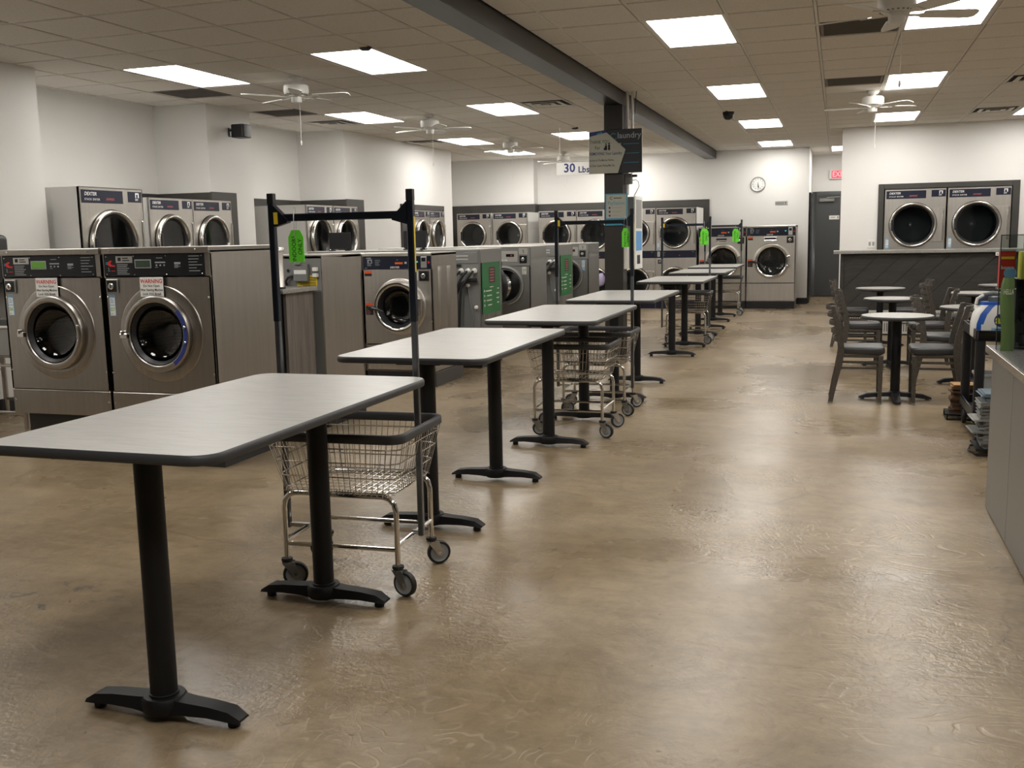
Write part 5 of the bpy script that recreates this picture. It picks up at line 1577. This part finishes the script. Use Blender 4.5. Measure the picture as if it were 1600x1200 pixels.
MB().box(-0.10, -0.013, -0.016, 0.05, -0.012, 0.006).part('print_line', 'grey_paint', p_)
MB().box(0.07, -0.013, -0.018, 0.085, -0.012, 0.012).part('symbol', 'black_print', p_)
t = thing('exit_sign', 'white EXIT sign with glowing red letters over the hall door', 'sign', (-0.04, 22.5, 2.545))
b_ = MB().box(-0.18, -0.06, -0.095, 0.18, 0, 0.095).part('housing', 'white_plastic', t, bevel=0.008)
fd = MB().box(-0.135, -0.062, -0.075, 0.16, -0.06, 0.078).part('letter_field', 'exit_red', b_)
text('EXIT', 0.15, 'white_print', fd, (0.012, -0.063, 0.0), bold=0.02, sx=0.85)
t = thing('wall_outlet', 'white double outlet plate on the wall above the bar', 'outlet', (0.489, 16.75, 1.18))
p_ = MB().box(-0.062, -0.008, -0.062, 0.062, 0, 0.062).part('plate', 'white_plastic', t, bevel=0.003)
for s_ in (-1, 1):
    MB().box(s_ * 0.026 - 0.015, -0.010, -0.03, s_ * 0.026 + 0.015, -0.008, 0.03).part('socket', 'grey_print', p_)

# stainless sink unit at the far left
t = thing('utility_sink', 'stainless utility sink on legs at the far left, beside washer 06', 'sink', (-6.35, 6.45, 0))
MB().box(-0.42, -0.33, 0.58, 0.42, -0.31, 0.80).box(-0.42, 0.31, 0.58, 0.42, 0.33, 0.80).box(-0.42, -0.31, 0.58, -0.40, 0.31, 0.80).box(0.40, -0.31, 0.58, 0.42, 0.31, 0.80).box(-0.40, -0.31, 0.56, 0.40, 0.31, 0.58).part('bowl', 'steel_dull', t, bevel=0.004)
MB().tube([(-0.43, -0.335, 0.80), (0.43, -0.335, 0.80), (0.43, 0.335, 0.80), (-0.43, 0.335, 0.80)], 0.014, 8, closed=True).part('rim', 'chrome_soft', t)
MB().box(-0.42, 0.33, 0.80, 0.42, 0.35, 1.14).part('splash_back', 'steel', t, bevel=0.004)
for sx_ in (-1, 1):
    for s_ in (-1, 1):
        l_ = MB().tube([(sx_ * 0.38, s_ * 0.29, 0.04), (sx_ * 0.38, s_ * 0.29, 0.58)], 0.021, 12).part('leg', 'steel', t)
        MB().lathe([(0.0, 0.0), (0.018, 0.0), (0.022, 0.02), (0.018, 0.05), (0, 0.05)], (sx_ * 0.38, s_ * 0.29, 0), n=12).part('foot', 'zinc', l_)
for z in (0.13, 0.50):
    for s_ in (-1, 1):
        MB().tube([(-0.38, s_ * 0.29, z), (0.38, s_ * 0.29, z)], 0.012, 8).part('rail', 'steel', t)
t = thing('wall_dispenser', 'black rounded wall dispenser above the sink at the left edge', 'dispenser', (-6.79, 6.62, 1.10))
MB().prism([(0, -0.16), (0.20, -0.16), (0.20, 0.17), (0, 0.17)], 0.0, 0.41, 'z').part('housing', 'black_plastic', t, bevel=0.045, segs=4)
MB().box(0.195, -0.05, 0.02, 0.205, 0.05, 0.06).part('paper_slot', 'gasket', t)
t = thing('lavender_laundry', 'lavender laundry in the open lower dryer left of the pillar', 'laundry', (-4.32, 18.86, 0.0))
q = MB().lathe([(0.0, 0.42), (0.10, 0.44), (0.13, 0.52), (0.11, 0.60), (0.06, 0.66), (0.0, 0.67)], n=14)
q.v = [(x * (1 + 0.25 * sin(9 * z + 5 * x)), y * (0.6 + 0.2 * sin(14 * z)), z + 0.02 * sin(25 * x)) for x, y, z in q.v]
q.part('cloth', 'lavender', t)

# ================================================================== CAFE CORNER
def make_chair(lab, loc, rz):
    """metal ladder-back chair facing local +x"""
    t = thing('ladder_back_chair', lab, 'chair', loc, rz, 'ladder back chairs at the round tables')
    st = MB().prism([(p[0], p[1]) for p in [(-0.165, -0.165), (-0.10, -0.185), (0.14, -0.205), (0.185, -0.195), (0.20, -0.15), (0.20, 0.15), (0.185, 0.195), (0.14, 0.205), (-0.10, 0.185), (-0.165, 0.165)]], 0.405, 0.462, 'z')
    st.part('seat', 'vinyl', t, bevel=0.018, segs=4, sharp=60)
    q = MB()
    for s_ in (-1, 1):
        q.cbox((0.02, s_ * 0.175, 0.392), (0.30, 0.022, 0.022))
    q.cbox((0.165, 0, 0.392), (0.022, 0.36, 0.022)).cbox((-0.125, 0, 0.392), (0.022, 0.33, 0.022))
    q.part('seat_frame', 'pewter', t, bevel=0.002)
    for s_ in (-1, 1):
        y = s_ * 0.185
        # rear leg and back post in one bent flat bar
        ctl = [(-0.215, 0.0), (-0.185, 0.16), (-0.150, 0.32), (-0.138, 0.44), (-0.152, 0.56), (-0.180, 0.68), (-0.212, 0.80)]
        wd = [0.018, 0.021, 0.024, 0.026, 0.024, 0.022, 0.020]
        vs = []
        for (x, z), w_ in zip(ctl, wd):
            vs += [(x - w_, y - 0.0125, z), (x + w_, y - 0.0125, z), (x + w_, y + 0.0125, z), (x - w_, y + 0.0125, z)]
        fs = []
        for u in range(len(ctl) - 1):
            for e in range(4):
                fs.append((u * 4 + e, u * 4 + (e + 1) % 4, u * 4 + 4 + (e + 1) % 4, u * 4 + 4 + e))
        fs += [(3, 2, 1, 0), tuple(len(vs) - 4 + e for e in range(4))]
        b_ = MB().add(vs, fs).part('back_post', 'pewter', t, bevel=0.003, sharp=40)
        vs = []
        for x, z, w_ in ((0.168, 0.0, 0.014), (0.168, 0.40, 0.020)):
            vs += [(x - w_, y - 0.0125, z), (x + w_, y - 0.0125, z), (x + w_, y + 0.0125, z), (x - w_, y + 0.0125, z)]
        MB().add(vs, [(0, 1, 5, 4), (1, 2, 6, 5), (2, 3, 7, 6), (3, 0, 4, 7), (3, 2, 1, 0), (4, 5, 6, 7)]).part('leg', 'pewter', t, bevel=0.003)
        for x in (0.168, -0.215):
            MB().cbox((x, y, 0.006), (0.034, 0.028, 0.012)).part('glide', 'grey_paint', t, bevel=0.002)
        MB().box(-0.155, y - 0.007, 0.335, 0.16, y + 0.007, 0.352).part('side_stretcher', 'pewter', t)
        MB().box(-0.16, y - 0.007, 0.285, 0.16, y + 0.007, 0.302).part('side_stretcher', 'pewter', t)
    MB().box(0.160, -0.175, 0.300, 0.172, 0.175, 0.318).part('front_stretcher', 'pewter', t)
    MB().box(-0.165, -0.175, 0.30, -0.153, 0.175, 0.318).part('rear_stretcher', 'pewter', t)
    for i, z in enumerate((0.52, 0.587, 0.654, 0.721, 0.782)):
        xb = -0.150 - (z - 0.52) * 0.235
        n_ = 10
        vs = []
        for e in range(n_ + 1):
            u = -1 + 2 * e / n_
            x = xb - 0.045 * (1 - u * u) - 0.012
            for dx, dz in ((0, -0.017), (0.007, -0.017), (0.007, 0.017), (0, 0.017)):
                vs.append((x + dx, u * 0.182, z + dz))
        fs = []
        for e in range(n_):
            for k_ in range(4):
                fs.append((e * 4 + k_, e * 4 + 4 + k_, e * 4 + 4 + (k_ + 1) % 4, e * 4 + (k_ + 1) % 4))
        fs += [(0, 1, 2, 3), tuple(n_ * 4 + k_ for k_ in (3, 2, 1, 0))]
        MB().add(vs, fs).part('slat', 'pewter', t, sharp=50)
    return t


ch = make_chair('ladder back chair on the left of the nearest round table', (0.182, 8.77, 0), 0)
for loc, rz, lab in (((0.775, 8.80, 0), pi, 'ladder back chair on the right of the nearest round table, beside the black cart'),
                     ((0.235, 10.95, 0), R(2), 'ladder back chair on the left of the second round table'),
                     ((0.90, 11.0, 0), R(183), 'ladder back chair on the right of the second round table'),
                     ((0.17, 12.92, 0), R(-2), 'ladder back chair on the left of the third round table by the bar'),
                     ((0.83, 12.95, 0), R(181), 'ladder back chair on the right of the third round table by the bar'),
                     ((0.90, 9.82, 0), R(-4), 'ladder back chair angled at the round table behind the black cart'),
                     ((1.13, 11.95, 0), R(3), 'ladder back chair left of the farther round table behind the detergent jug')):
    dup(ch, loc, rz, lab)


def make_round(lab, loc, rz):
    t = thing('round_table', lab, 'table', loc, rz, 'round cafe tables')
    z = 0.705
    MB().lathe([(0.0, z - 0.028), (0.275, z - 0.028), (0.284, z - 0.024), (0.287, z - 0.014), (0.284, z - 0.004), (0.280, z)], n=56).part('edge_band', 'bumper', t, sharp=50)
    MB()._disc((0, 0, z + 0.0004), 0.280, 'z', 56).part('table_top', 'laminate_round', t)
    MB().lathe([(0.038, 0.05), (0.038, z - 0.028)], n=28).lathe([(0.0, z - 0.045), (0.10, z - 0.045), (0.10, z - 0.028)], n=28).part('column', 'black_powder', t)
    q = MB().lathe([(0.0, 0.03), (0.052, 0.03), (0.052, 0.066), (0.040, 0.074), (0.0, 0.074)], n=24)
    for k_ in range(4):
        a = pi / 2 * k_
        vs = []
        for x, h, a_, b_ in ((0.03, 0.042, 0.066, 0.032), (0.12, 0.036, 0.060, 0.028), (0.22, 0.032, 0.050, 0.016), (0.285, 0.026, 0.022, 0.012)):
            vs += [(x, -h, b_), (x, h, b_), (x, h * 0.8, a_), (x, -h * 0.8, a_)]
        vs = [(x * cos(a) - y * sin(a), x * sin(a) + y * cos(a), z_) for x, y, z_ in vs]
        fs = []
        for u in range(3):
            for e in range(4):
                fs.append((u * 4 + e, u * 4 + 4 + e, u * 4 + 4 + (e + 1) % 4, u * 4 + (e + 1) % 4))
        fs += [(0, 1, 2, 3), (15, 14, 13, 12)]
        q.add(vs, fs)
    b_ = q.part('base', 'black_powder', t, sharp=45)
    for k_ in range(4):
        a = pi / 2 * k_
        MB().lathe([(0.0, 0.0), (0.016, 0.0), (0.016, 0.016), (0.0, 0.016)], (0.255 * cos(a), 0.255 * sin(a), 0), n=12).part('glide', 'grey_paint', b_)
    return t


rt_ = make_round('nearest round cafe table, a chair on each side', (0.478, 8.85, 0), R(2))
for loc, lab in (((0.545, 11.02, 0), 'second round cafe table in the row along the aisle'), ((0.495, 12.93, 0), 'third round cafe table of the aisle row, close to the bar'),
                 ((1.17, 9.85, 0), 'round cafe table partly hidden behind the black cart'), ((1.43, 11.97, 0), 'round cafe table farther back, above the detergent jug'),
                 ((1.93, 13.55, 0), 'farthest round cafe table, only a sliver seen before the bar')):
    dup(rt_, loc, R(2), lab)

# bar with a stone top and dark diagonal boards
t = thing('bar_counter', 'long bar with a pale speckled top and dark diagonal boards', 'bar', (0.03, 14.40, 0))
L_ = 3.4
MB().box(-0.09, -0.22, 1.087, L_, 0.26, 1.127).part('counter_top', 'stone', t, bevel=0.004)
MB().box(0.02, -0.10, 0.0, L_, 0.05, 1.087).part('core', 'black_plastic', t)
MB().box(0.0, -0.135, 0.0, 0.05, 0.06, 1.087).part('end_post', 'wood_dark', t, bevel=0.003)
def clip(poly, axis, val, keep_less):
    out = []
    for i in range(len(poly)):
        a, b = poly[i], poly[(i + 1) % len(poly)]
        ia, ib = (a[axis] <= val) == keep_less, (b[axis] <= val) == keep_less
        if ia:
            out.append(a)
        if ia != ib:
            f = (val - a[axis]) / (b[axis] - a[axis])
            out.append((a[0] + (b[0] - a[0]) * f, a[1] + (b[1] - a[1]) * f))
    return out
pw = 0.29
for i in range(-4, 12):
    x = i * pw
    p = [(x + 0.003, 0.0), (x + pw - 0.003, 0.0), (x + pw - 0.003 + 1.1, 1.1), (x + 0.003 + 1.1, 1.1)]
    for ax_, v_, kl in ((0, 0.052, False), (0, L_, True), (1, 0.345, False), (1, 1.082, True)):
        p = clip(p, ax_, v_, kl)
        if len(p) < 3:
            break
    if len(p) >= 3:
        MB().prism(p, -0.128 + 0.002 * (i % 2), -0.100, 'y').part('plank', 'wood_dark', t, bevel=0.0)
t = thing('baseboard_grille', 'pale slatted vent grille along the foot of the bar', 'vent', (0.10, 14.27, 0))
MB().box(0.0, 0.0, 0.02, 3.2, 0.02, 0.05).box(0, 0, 0.305, 3.2, 0.02, 0.335).box(0, 0, 0.165, 3.2, 0.02, 0.18).part('frame', 'white_enamel', t)
MB().box(0, 0.012, 0.05, 3.2, 0.02, 0.305).part('back', 'vent_dark', t)
q = MB()
for i in range(106):
    q.box(0.01 + i * 0.03, -0.002, 0.05, 0.026 + i * 0.03, 0.012, 0.305)
q.part('slats', 'white_enamel', t)['kind'] = 'stuff'
t = thing('door_chime', 'tiny white sensor box under the bar top edge', 'sensor', (1.93, 14.17, 1.06))
MB().box(-0.02, 0, -0.02, 0.02, 0.03, 0.026).part('box', 'white_plastic', t, bevel=0.003)
MB().box(-0.006, -0.001, -0.006, 0.006, 0, 0.006).part('lens', 'black_print', t)

# black utility cart with detergent and clutter
t = thing('utility_cart', 'black plastic two shelf utility cart behind the steel counter', 'cart', (1.16, 7.52, 0))
a, b_ = 0.29, 0.385
for z0, z1, nm_ in ((0.675, 0.745, 'top_tray'), (0.14, 0.21, 'lower_tray')):
    q = MB().box(-a, -b_, z0, a, b_, z0 + 0.012)
    q.box(-a, -b_, z0, -a + 0.018, b_, z1).box(a - 0.018, -b_, z0, a, b_, z1).box(-a, -b_, z0, a, -b_ + 0.018, z1).box(-a, b_ - 0.018, z0, a, b_, z1)
    q.part(nm_, 'black_plastic', t, bevel=0.005)
for sx_ in (-1, 1):
    for s_ in (-1, 1):
        x, y = sx_ * (a - 0.032), s_ * (b_ - 0.032)
        MB().prism(rrect(x - 0.030, y - 0.030, x + 0.030, y + 0.030, 0.014, 3), 0.13, 0.70, 'z').part('leg', 'black_plastic', t, bevel=0.002)
        c_ = MB().cbox((x, y, 0.12), (0.04, 0.03, 0.04)).part('caster_fork', 'black_plastic', t, bevel=0.003)
        MB().lathe([(0.0, -0.014), (0.05, -0.014), (0.055, -0.008), (0.055, 0.008), (0.05, 0.014), (0.0, 0.014)], (x, y, 0.055), 'x', 22).part('wheel', 'rubber', c_, sharp=50)
t = thing('detergent_jug', 'large white and blue detergent jug with a grey cap on the black cart', 'jug', (0.985, 7.36, 0.688))
def loft(levels, n=7):
    q = MB()
    vs, fs = [], []
    m_ = None
    for z, ax, ay, r_ in levels:
        p = rrect(-ax, -ay, ax, ay, r_, n)
        m_ = len(p)
        vs += [(x, y, z) for x, y in p]
    for i in range(len(levels) - 1):
        for j in range(m_):
            fs.append((i * m_ + j, i * m_ + (j + 1) % m_, (i + 1) * m_ + (j + 1) % m_, (i + 1) * m_ + j))
    fs.append(tuple(range(m_ - 1, -1, -1)))
    fs.append(tuple((len(levels) - 1) * m_ + j for j in range(m_)))
    return q.add(vs, fs)
lv = [(0.0, 0.120, 0.085, 0.04), (0.01, 0.124, 0.09, 0.045), (0.09, 0.125, 0.092, 0.05), (0.15, 0.114, 0.088, 0.05), (0.195, 0.090, 0.075, 0.05), (0.212, 0.076, 0.065, 0.05)]
bd = loft(lv).part('bottle', 'jug_white', t, sharp=60)
vs, fs = [], []
for z, ax, ay, r_ in lv:                     # blue swoosh wrapped over the left shoulder
    k_ = z / 0.212
    for u in range(5):
        x = -ax + 0.020 + 0.042 * u / 4 + 0.028 * k_ * k_
        vs.append((min(x, ax), -ay - 0.0015, z))
for i in range(len(lv) - 1):
    for u in range(4):
        fs.append((i * 5 + u, i * 5 + u + 1, (i + 1) * 5 + u + 1, (i + 1) * 5 + u))
MB().add(vs, fs).part('blue_swoosh', 'jug_blue', bd)
loft([(0.206, 0.078, 0.066, 0.05), (0.230, 0.077, 0.065, 0.05)]).part('collar', 'jug_blue', bd, sharp=60)
q = MB().tube([(-0.085, 0, 0.205), (-0.080, 0, 0.25), (-0.05, 0, 0.275), (0.0, 0, 0.285), (0.05, 0, 0.275), (0.080, 0, 0.25), (0.085, 0, 0.205)], 0.016, 10)
q.part('handle', 'cap_grey', t, sharp=60)
MB().lathe([(0.045, 0.225), (0.045, 0.262), (0.036, 0.268), (0.0, 0.268)], (0.02, 0, 0), n=24).part('cap', 'cap_grey', t)
MB().tube([(-0.100, -0.02, 0.215), (-0.094, -0.02, 0.250), (-0.055, -0.02, 0.275)], 0.011, 8).part('handle_grip', 'jug_white', t)
MB()._disc((0.048, -0.0945, 0.112), 0.044, '-y', 28).part('round_label', 'navy_print', bd)
text('a', 0.075, 'box_yellow', bd, (0.028, -0.0955, 0.115), bold=0.03)
text('ll', 0.075, 'box_yellow', bd, (0.062, -0.0955, 0.122), bold=0.03)
MB().box(-0.01, -0.0935, 0.005, 0.095, -0.0925, 0.062).part('lower_label', 'lightblue_print', bd)
lines(bd, 0.01, 0.055, 0.06, 2, 0.018, -0.0942, 'navy_print', 0.006, 51)
MB().box(0.0, -0.0942, 0.008, 0.085, -0.0936, 0.018).part('print_line', 'white_print', bd)
MB().box(-0.072, -0.094, 0.0, -0.030, -0.0925, 0.085).part('side_label', 'white_print', bd)
MB().box(-0.068, -0.0945, 0.005, -0.034, -0.094, 0.080).part('label_field', 'jug_white', bd)
t = thing('storage_bin', 'translucent plastic bin on the lower shelf of the black cart', 'bin', (1.0, 7.47, 0.152))
q = MB()
vs, fs = [], []
lv2 = [(0.0, 0.065, 0.09, 0.02), (0.26, 0.085, 0.115, 0.025), (0.26, 0.095, 0.125, 0.03), (0.275, 0.095, 0.125, 0.03), (0.275, 0.082, 0.112, 0.025), (0.006, 0.062, 0.086, 0.02)]
loft(lv2).part('bin', 'bin_clear', t, sharp=50)
t = thing('spray_jug', 'white jug with a purple cap low on the black cart', 'jug', (1.19, 7.30, 0.152))
loft([(0.0, 0.07, 0.06, 0.03), (0.10, 0.07, 0.06, 0.03), (0.17, 0.045, 0.045, 0.03), (0.20, 0.022, 0.022, 0.02)]).part('bottle', 'jug_white', t, sharp=60)
MB().lathe([(0.026, 0.195), (0.026, 0.235), (0.0, 0.24)], n=18).part('cap', 'navy_print', t)
t = thing('yellow_label_bottle', 'rounded white bottle with a yellow label, low on the black cart', 'bottle', (1.0, 7.24, 0.152))
MB().lathe([(0.0, 0.0), (0.045, 0.0), (0.05, 0.02), (0.05, 0.08), (0.035, 0.115), (0.015, 0.13), (0.0, 0.13)], n=22).part('bottle', 'jug_white', t)
MB().lathe([(0.0508, 0.015), (0.0508, 0.065)], n=22).part('label', 'yellow', t)

# newspapers stacked on a wire stand
t = thing('newspaper_stand', 'low black wire stand holding the tall newspaper stack', 'stand', (1.03, 6.84, 0))
MB().tube([(-0.185, -0.14, 0.012), (0.2, -0.14, 0.012), (0.2, 0.15, 0.012), (-0.185, 0.15, 0.012), (-0.21, 0.0, 0.012)], 0.007, 6, closed=True).part('lower_wire', 'black_powder', t)
MB().tube([(-0.185, -0.14, 0.042), (0.2, -0.14, 0.042), (0.2, 0.15, 0.042), (-0.185, 0.15, 0.042)], 0.006, 6, closed=True).part('upper_wire', 'black_powder', t)
MB().box(-0.18, -0.135, 0.040, 0.195, 0.145, 0.046).part('deck', 'black_powder', t)
rn = random.Random(11)
npd = {}
def paper_mesh(matn):
    if matn not in npd:
        q = MB()
        for i in range(3):
            q.box(-0.165 + 0.003 * i, -0.12, 0.0035 * i, 0.165, 0.12, 0.0035 * i + 0.0028)
        q.add([(-0.165, -0.12, 0.0), (-0.171, -0.12, 0.0045), (-0.165, -0.12, 0.009), (-0.165, 0.12, 0.0), (-0.171, 0.12, 0.0045), (-0.165, 0.12, 0.009)], [(0, 1, 4, 3), (1, 2, 5, 4), (0, 2, 1), (3, 4, 5)])
        npd[matn] = q.data('newspaper', matn)
    return npd[matn]
z = 0.046
for i in range(32):
    mt = rn.choice(['paper_grey', 'paper_grey', 'paper_pale', 'paper_grey', 'paper_pale']) if i < 28 else ('paper_blue' if i < 31 else 'paper_blue')
    o = bpy.data.objects.new('newspaper', paper_mesh(mt))
    C.objects.link(o)
    dx = rn.uniform(-0.016, 0.016)
    lab = '%s newspaper from the floor in the tall stack on the wire stand' % NTH[i]
    if i == 9:
        dx, lab = -0.062, 'lower folded newspaper jutting out of the tall newspaper stack'
    if i == 16:
        dx, lab = -0.055, 'upper folded newspaper jutting out of the tall newspaper stack'
    if i == 31:
        dx, lab = 0.0, 'bluish folded newspaper, topmost of the tall stack'
    o.location = (1.045 + dx, 6.84 + rn.uniform(-0.01, 0.01), z)
    o.rotation_euler = (0, 0, R(rn.uniform(-2.5, 2.5)))
    tag(o, lab, 'newspaper', 'newspapers on the wire stand')
    z += 0.0108
# brown folded papers on a second stand
t = thing('paper_stand', 'small black wire stand with a pole holding brown folded papers', 'stand', (0.93, 8.06, 0))
MB().tube([(-0.135, -0.11, 0.006), (0.13, -0.11, 0.006), (0.13, 0.11, 0.006), (-0.135, 0.11, 0.006)], 0.006, 6, closed=True).part('lower_wire', 'black_powder', t)
MB().tube([(-0.135, -0.11, 0.046), (0.13, -0.11, 0.046), (0.13, 0.11, 0.046), (-0.135, 0.11, 0.046)], 0.006, 6, closed=True).part('upper_wire', 'black_powder', t)
for sx_ in (-1, 1):
    for s_ in (-1, 1):
        MB().tube([(sx_ * 0.132, s_ * 0.11, 0.006), (sx_ * 0.132, s_ * 0.11, 0.046)], 0.006, 6).part('leg', 'black_powder', t)
MB().box(-0.13, -0.105, 0.044, 0.125, 0.105, 0.050).part('deck', 'black_powder', t)
MB().tube([(-0.02, -0.114, 0.046), (-0.02, -0.114, 0.52), (-0.01, -0.112, 0.66)], 0.006, 6).part('pole', 'black_powder', t)
z = 0.050
bp_ = {}
for i in range(17):
    mt = ('paper_brown', 'paper_brown_dark', 'paper_brown')[i % 3] if i < 15 else 'paper_tan'
    if mt not in bp_:
        q = MB()
        for k_ in range(3):
            q.box(-0.105 + 0.006 * (k_ % 2), -0.085, 0.004 * k_, 0.105, 0.085, 0.004 * k_ + 0.0022)
        bp_[mt] = q.data('folded_paper', mt)
    o = bpy.data.objects.new('folded_paper', bp_[mt])
    C.objects.link(o)
    o.location = (0.935 + rn.uniform(-0.012, 0.012), 8.06 + rn.uniform(-0.006, 0.006), z)
    o.rotation_euler = (0, 0, R(rn.uniform(-4, 4)))
    tag(o, 'topmost tan folded paper on the small wire stand' if i == 16 else ('tan folded paper second from the top on the small wire stand' if i == 15 else '%s brown folded paper from the floor on the small wire stand' % NTH[i]), 'paper', 'brown papers on the wire stand')
    z += 0.0126

# steel counter in the right foreground
t = thing('steel_counter', 'stainless steel counter with door panels at the right edge', 'counter', (0.745, 5.465, 0))
MB().box(0.012, -6.0, 0.0, 1.0, 0.0, 0.785).part('carcass', 'black_plastic', t)
for i in range(6):
    y1 = -0.005 - i * 0.645
    MB().box(0.0, y1 - 0.637, 0.006, 0.014, y1, 0.780).part('door_panel', 'steel_dull', t, bevel=0.002)
MB().box(0.012, 0.0, 0.0, 1.0, 0.008, 0.785).part('end_panel', 'steel_dull', t)
MB().box(-0.022, -6.0, 0.785, 1.02, 0.03, 0.828).part('counter_top', 'stone_dark', t, bevel=0.006, segs=2)
MB().box(-0.027, -6.0, 0.789, -0.021, 0.034, 0.826).box(-0.027, 0.029, 0.789, 1.02, 0.035, 0.826).part('edge_trim', 'chrome_soft', t, bevel=0.001)

t = thing('acrylic_guard', 'clear acrylic guard standing on the steel counter', 'guard', (0.735, 5.30, 0.828))
MB().box(0.0, 0.0, 0.0, 0.75, 0.006, 0.545).part('pane', 'acrylic', t)
MB().box(-0.001, -0.001, 0.0, 0.003, 0.007, 0.545).box(0, -0.001, 0.542, 0.75, 0.007, 0.546).part('pane_edge', 'gasket', t)
MB().box(0.0, 0.006, 0.286, 0.077, 0.12, 0.291).part('shelf', 'acrylic', t)
MB().box(0.10, -0.03, 0.0, 0.14, 0.04, 0.02).part('foot', 'clear_glass', t)
t = thing('dryer_sheet_box', 'tall red box of dryer sheets behind the acrylic guard', 'box', (0.774, 5.37, 1.1195))
b_ = MB().box(-0.033, -0.03, 0.0, 0.033, 0.03, 0.176).part('carton', 'box_red', t, bevel=0.001)
MB().box(-0.029, -0.031, 0.138, 0.028, -0.03, 0.150).part('yellow_strip', 'yellow', b_)
MB()._disc((0.012, -0.0305, 0.072), 0.028, '-y', 24).part('blue_oval', 'lightblue_print', b_)
text('bounce', 0.024, 'white_print', b_, (0.0, -0.032, 0.098), bold=0.012, sx=0.80)
MB().box(-0.035, -0.032, 0.176, 0.035, 0.032, 0.186).part('lid', 'paper_pale', b_)
t = thing('product_rack', 'black product display rack on the steel counter', 'display rack', (1.0, 5.42, 0.828))
MB().box(-0.185, -0.09, 0.0, -0.175, 0.14, 0.335).box(0.40, -0.09, 0.0, 0.41, 0.14, 0.335).box(-0.175, 0.13, 0.0, 0.40, 0.14, 0.335).part('sides', 'black_plastic', t)
for z in (0.0, 0.115, 0.225, 0.325):
    MB().box(-0.175, -0.09, z, 0.40, 0.13, z + 0.008).part('shelf', 'black_plastic', t)
t = thing('cloth_softener_box', 'yellow and green box with white sheets printed, on the black rack', 'box', (0.90, 5.42, 1.161))
b_ = MB().box(-0.06, -0.06, 0.0, 0.12, 0.06, 0.13).part('carton', 'box_yellow', t, bevel=0.001)
MB().box(-0.05, -0.061, 0.075, 0.12, -0.06, 0.125).part('green_top', 'box_green', b_)
for i in range(3):
    MB().box(-0.04 + i * 0.03, -0.0615, 0.02, -0.018 + i * 0.03, -0.0605, 0.085).part('white_shape', 'white_print', b_)
for z, lab in ((0.951, 'small yellow packet on the middle shelf of the black rack'), (0.836, 'small yellow packet on the lowest shelf of the black rack')):
    t = thing('soap_packet', lab, 'packet', (0.90, 5.39, z))
    b_ = MB().box(-0.05, -0.04, 0, 0.05, 0.04, 0.06).part('packet', 'black_gloss', t, bevel=0.004)
    MB().box(-0.03, -0.041, 0.02, 0.045, -0.04, 0.045).part('label', 'yellow', b_)
t = thing('green_pouch', 'crumpled green plastic pouch leaning on the acrylic guard', 'pouch', (0.773, 5.23, 0.829))
q = MB()
vs, fs = [], []
nx, nz = 5, 12
for j in range(nz + 1):
    v = j / nz
    wd = 0.029 * (1 - 0.25 * max(0, (v - 0.9)) / 0.1)
    for i in range(nx + 1):
        u = -1 + 2 * i / nx
        x = u * wd - 0.006 * v + 0.004 * sin(7 * v)
        dep = 0.016 * (1 - u * u) * (0.4 + 0.6 * sin(pi * min(1, v * 1.05))) + 0.003 * sin(9 * v + 3 * u)
        vs.append((x, -dep + 0.02 * v, 0.345 * v))
n0 = len(vs)
for j in range(nz + 1):
    for i in range(nx + 1):
        x, y, z = vs[j * (nx + 1) + i]
        vs.append((x, 0.012 + 0.02 * j / nz, z))
for j in range(nz):
    for i in range(nx):
        p = j * (nx + 1) + i
        fs.append((p, p + 1, p + nx + 2, p + nx + 1))
        fs.append((n0 + p, n0 + p + nx + 1, n0 + p + nx + 2, n0 + p + 1))
for j in range(nz):
    for i, fl in ((0, 0), (nx, 1)):
        p = j * (nx + 1) + i
        fs.append((p, p + nx + 1, n0 + p + nx + 1, n0 + p))
b_ = q.add(vs, fs).part('pouch', 'bag_green', t, sharp=70)
text('HELLA', 0.034, 'sign_beige', b_, (-0.005, -0.005, 0.278), bold=0.015, sx=0.45)
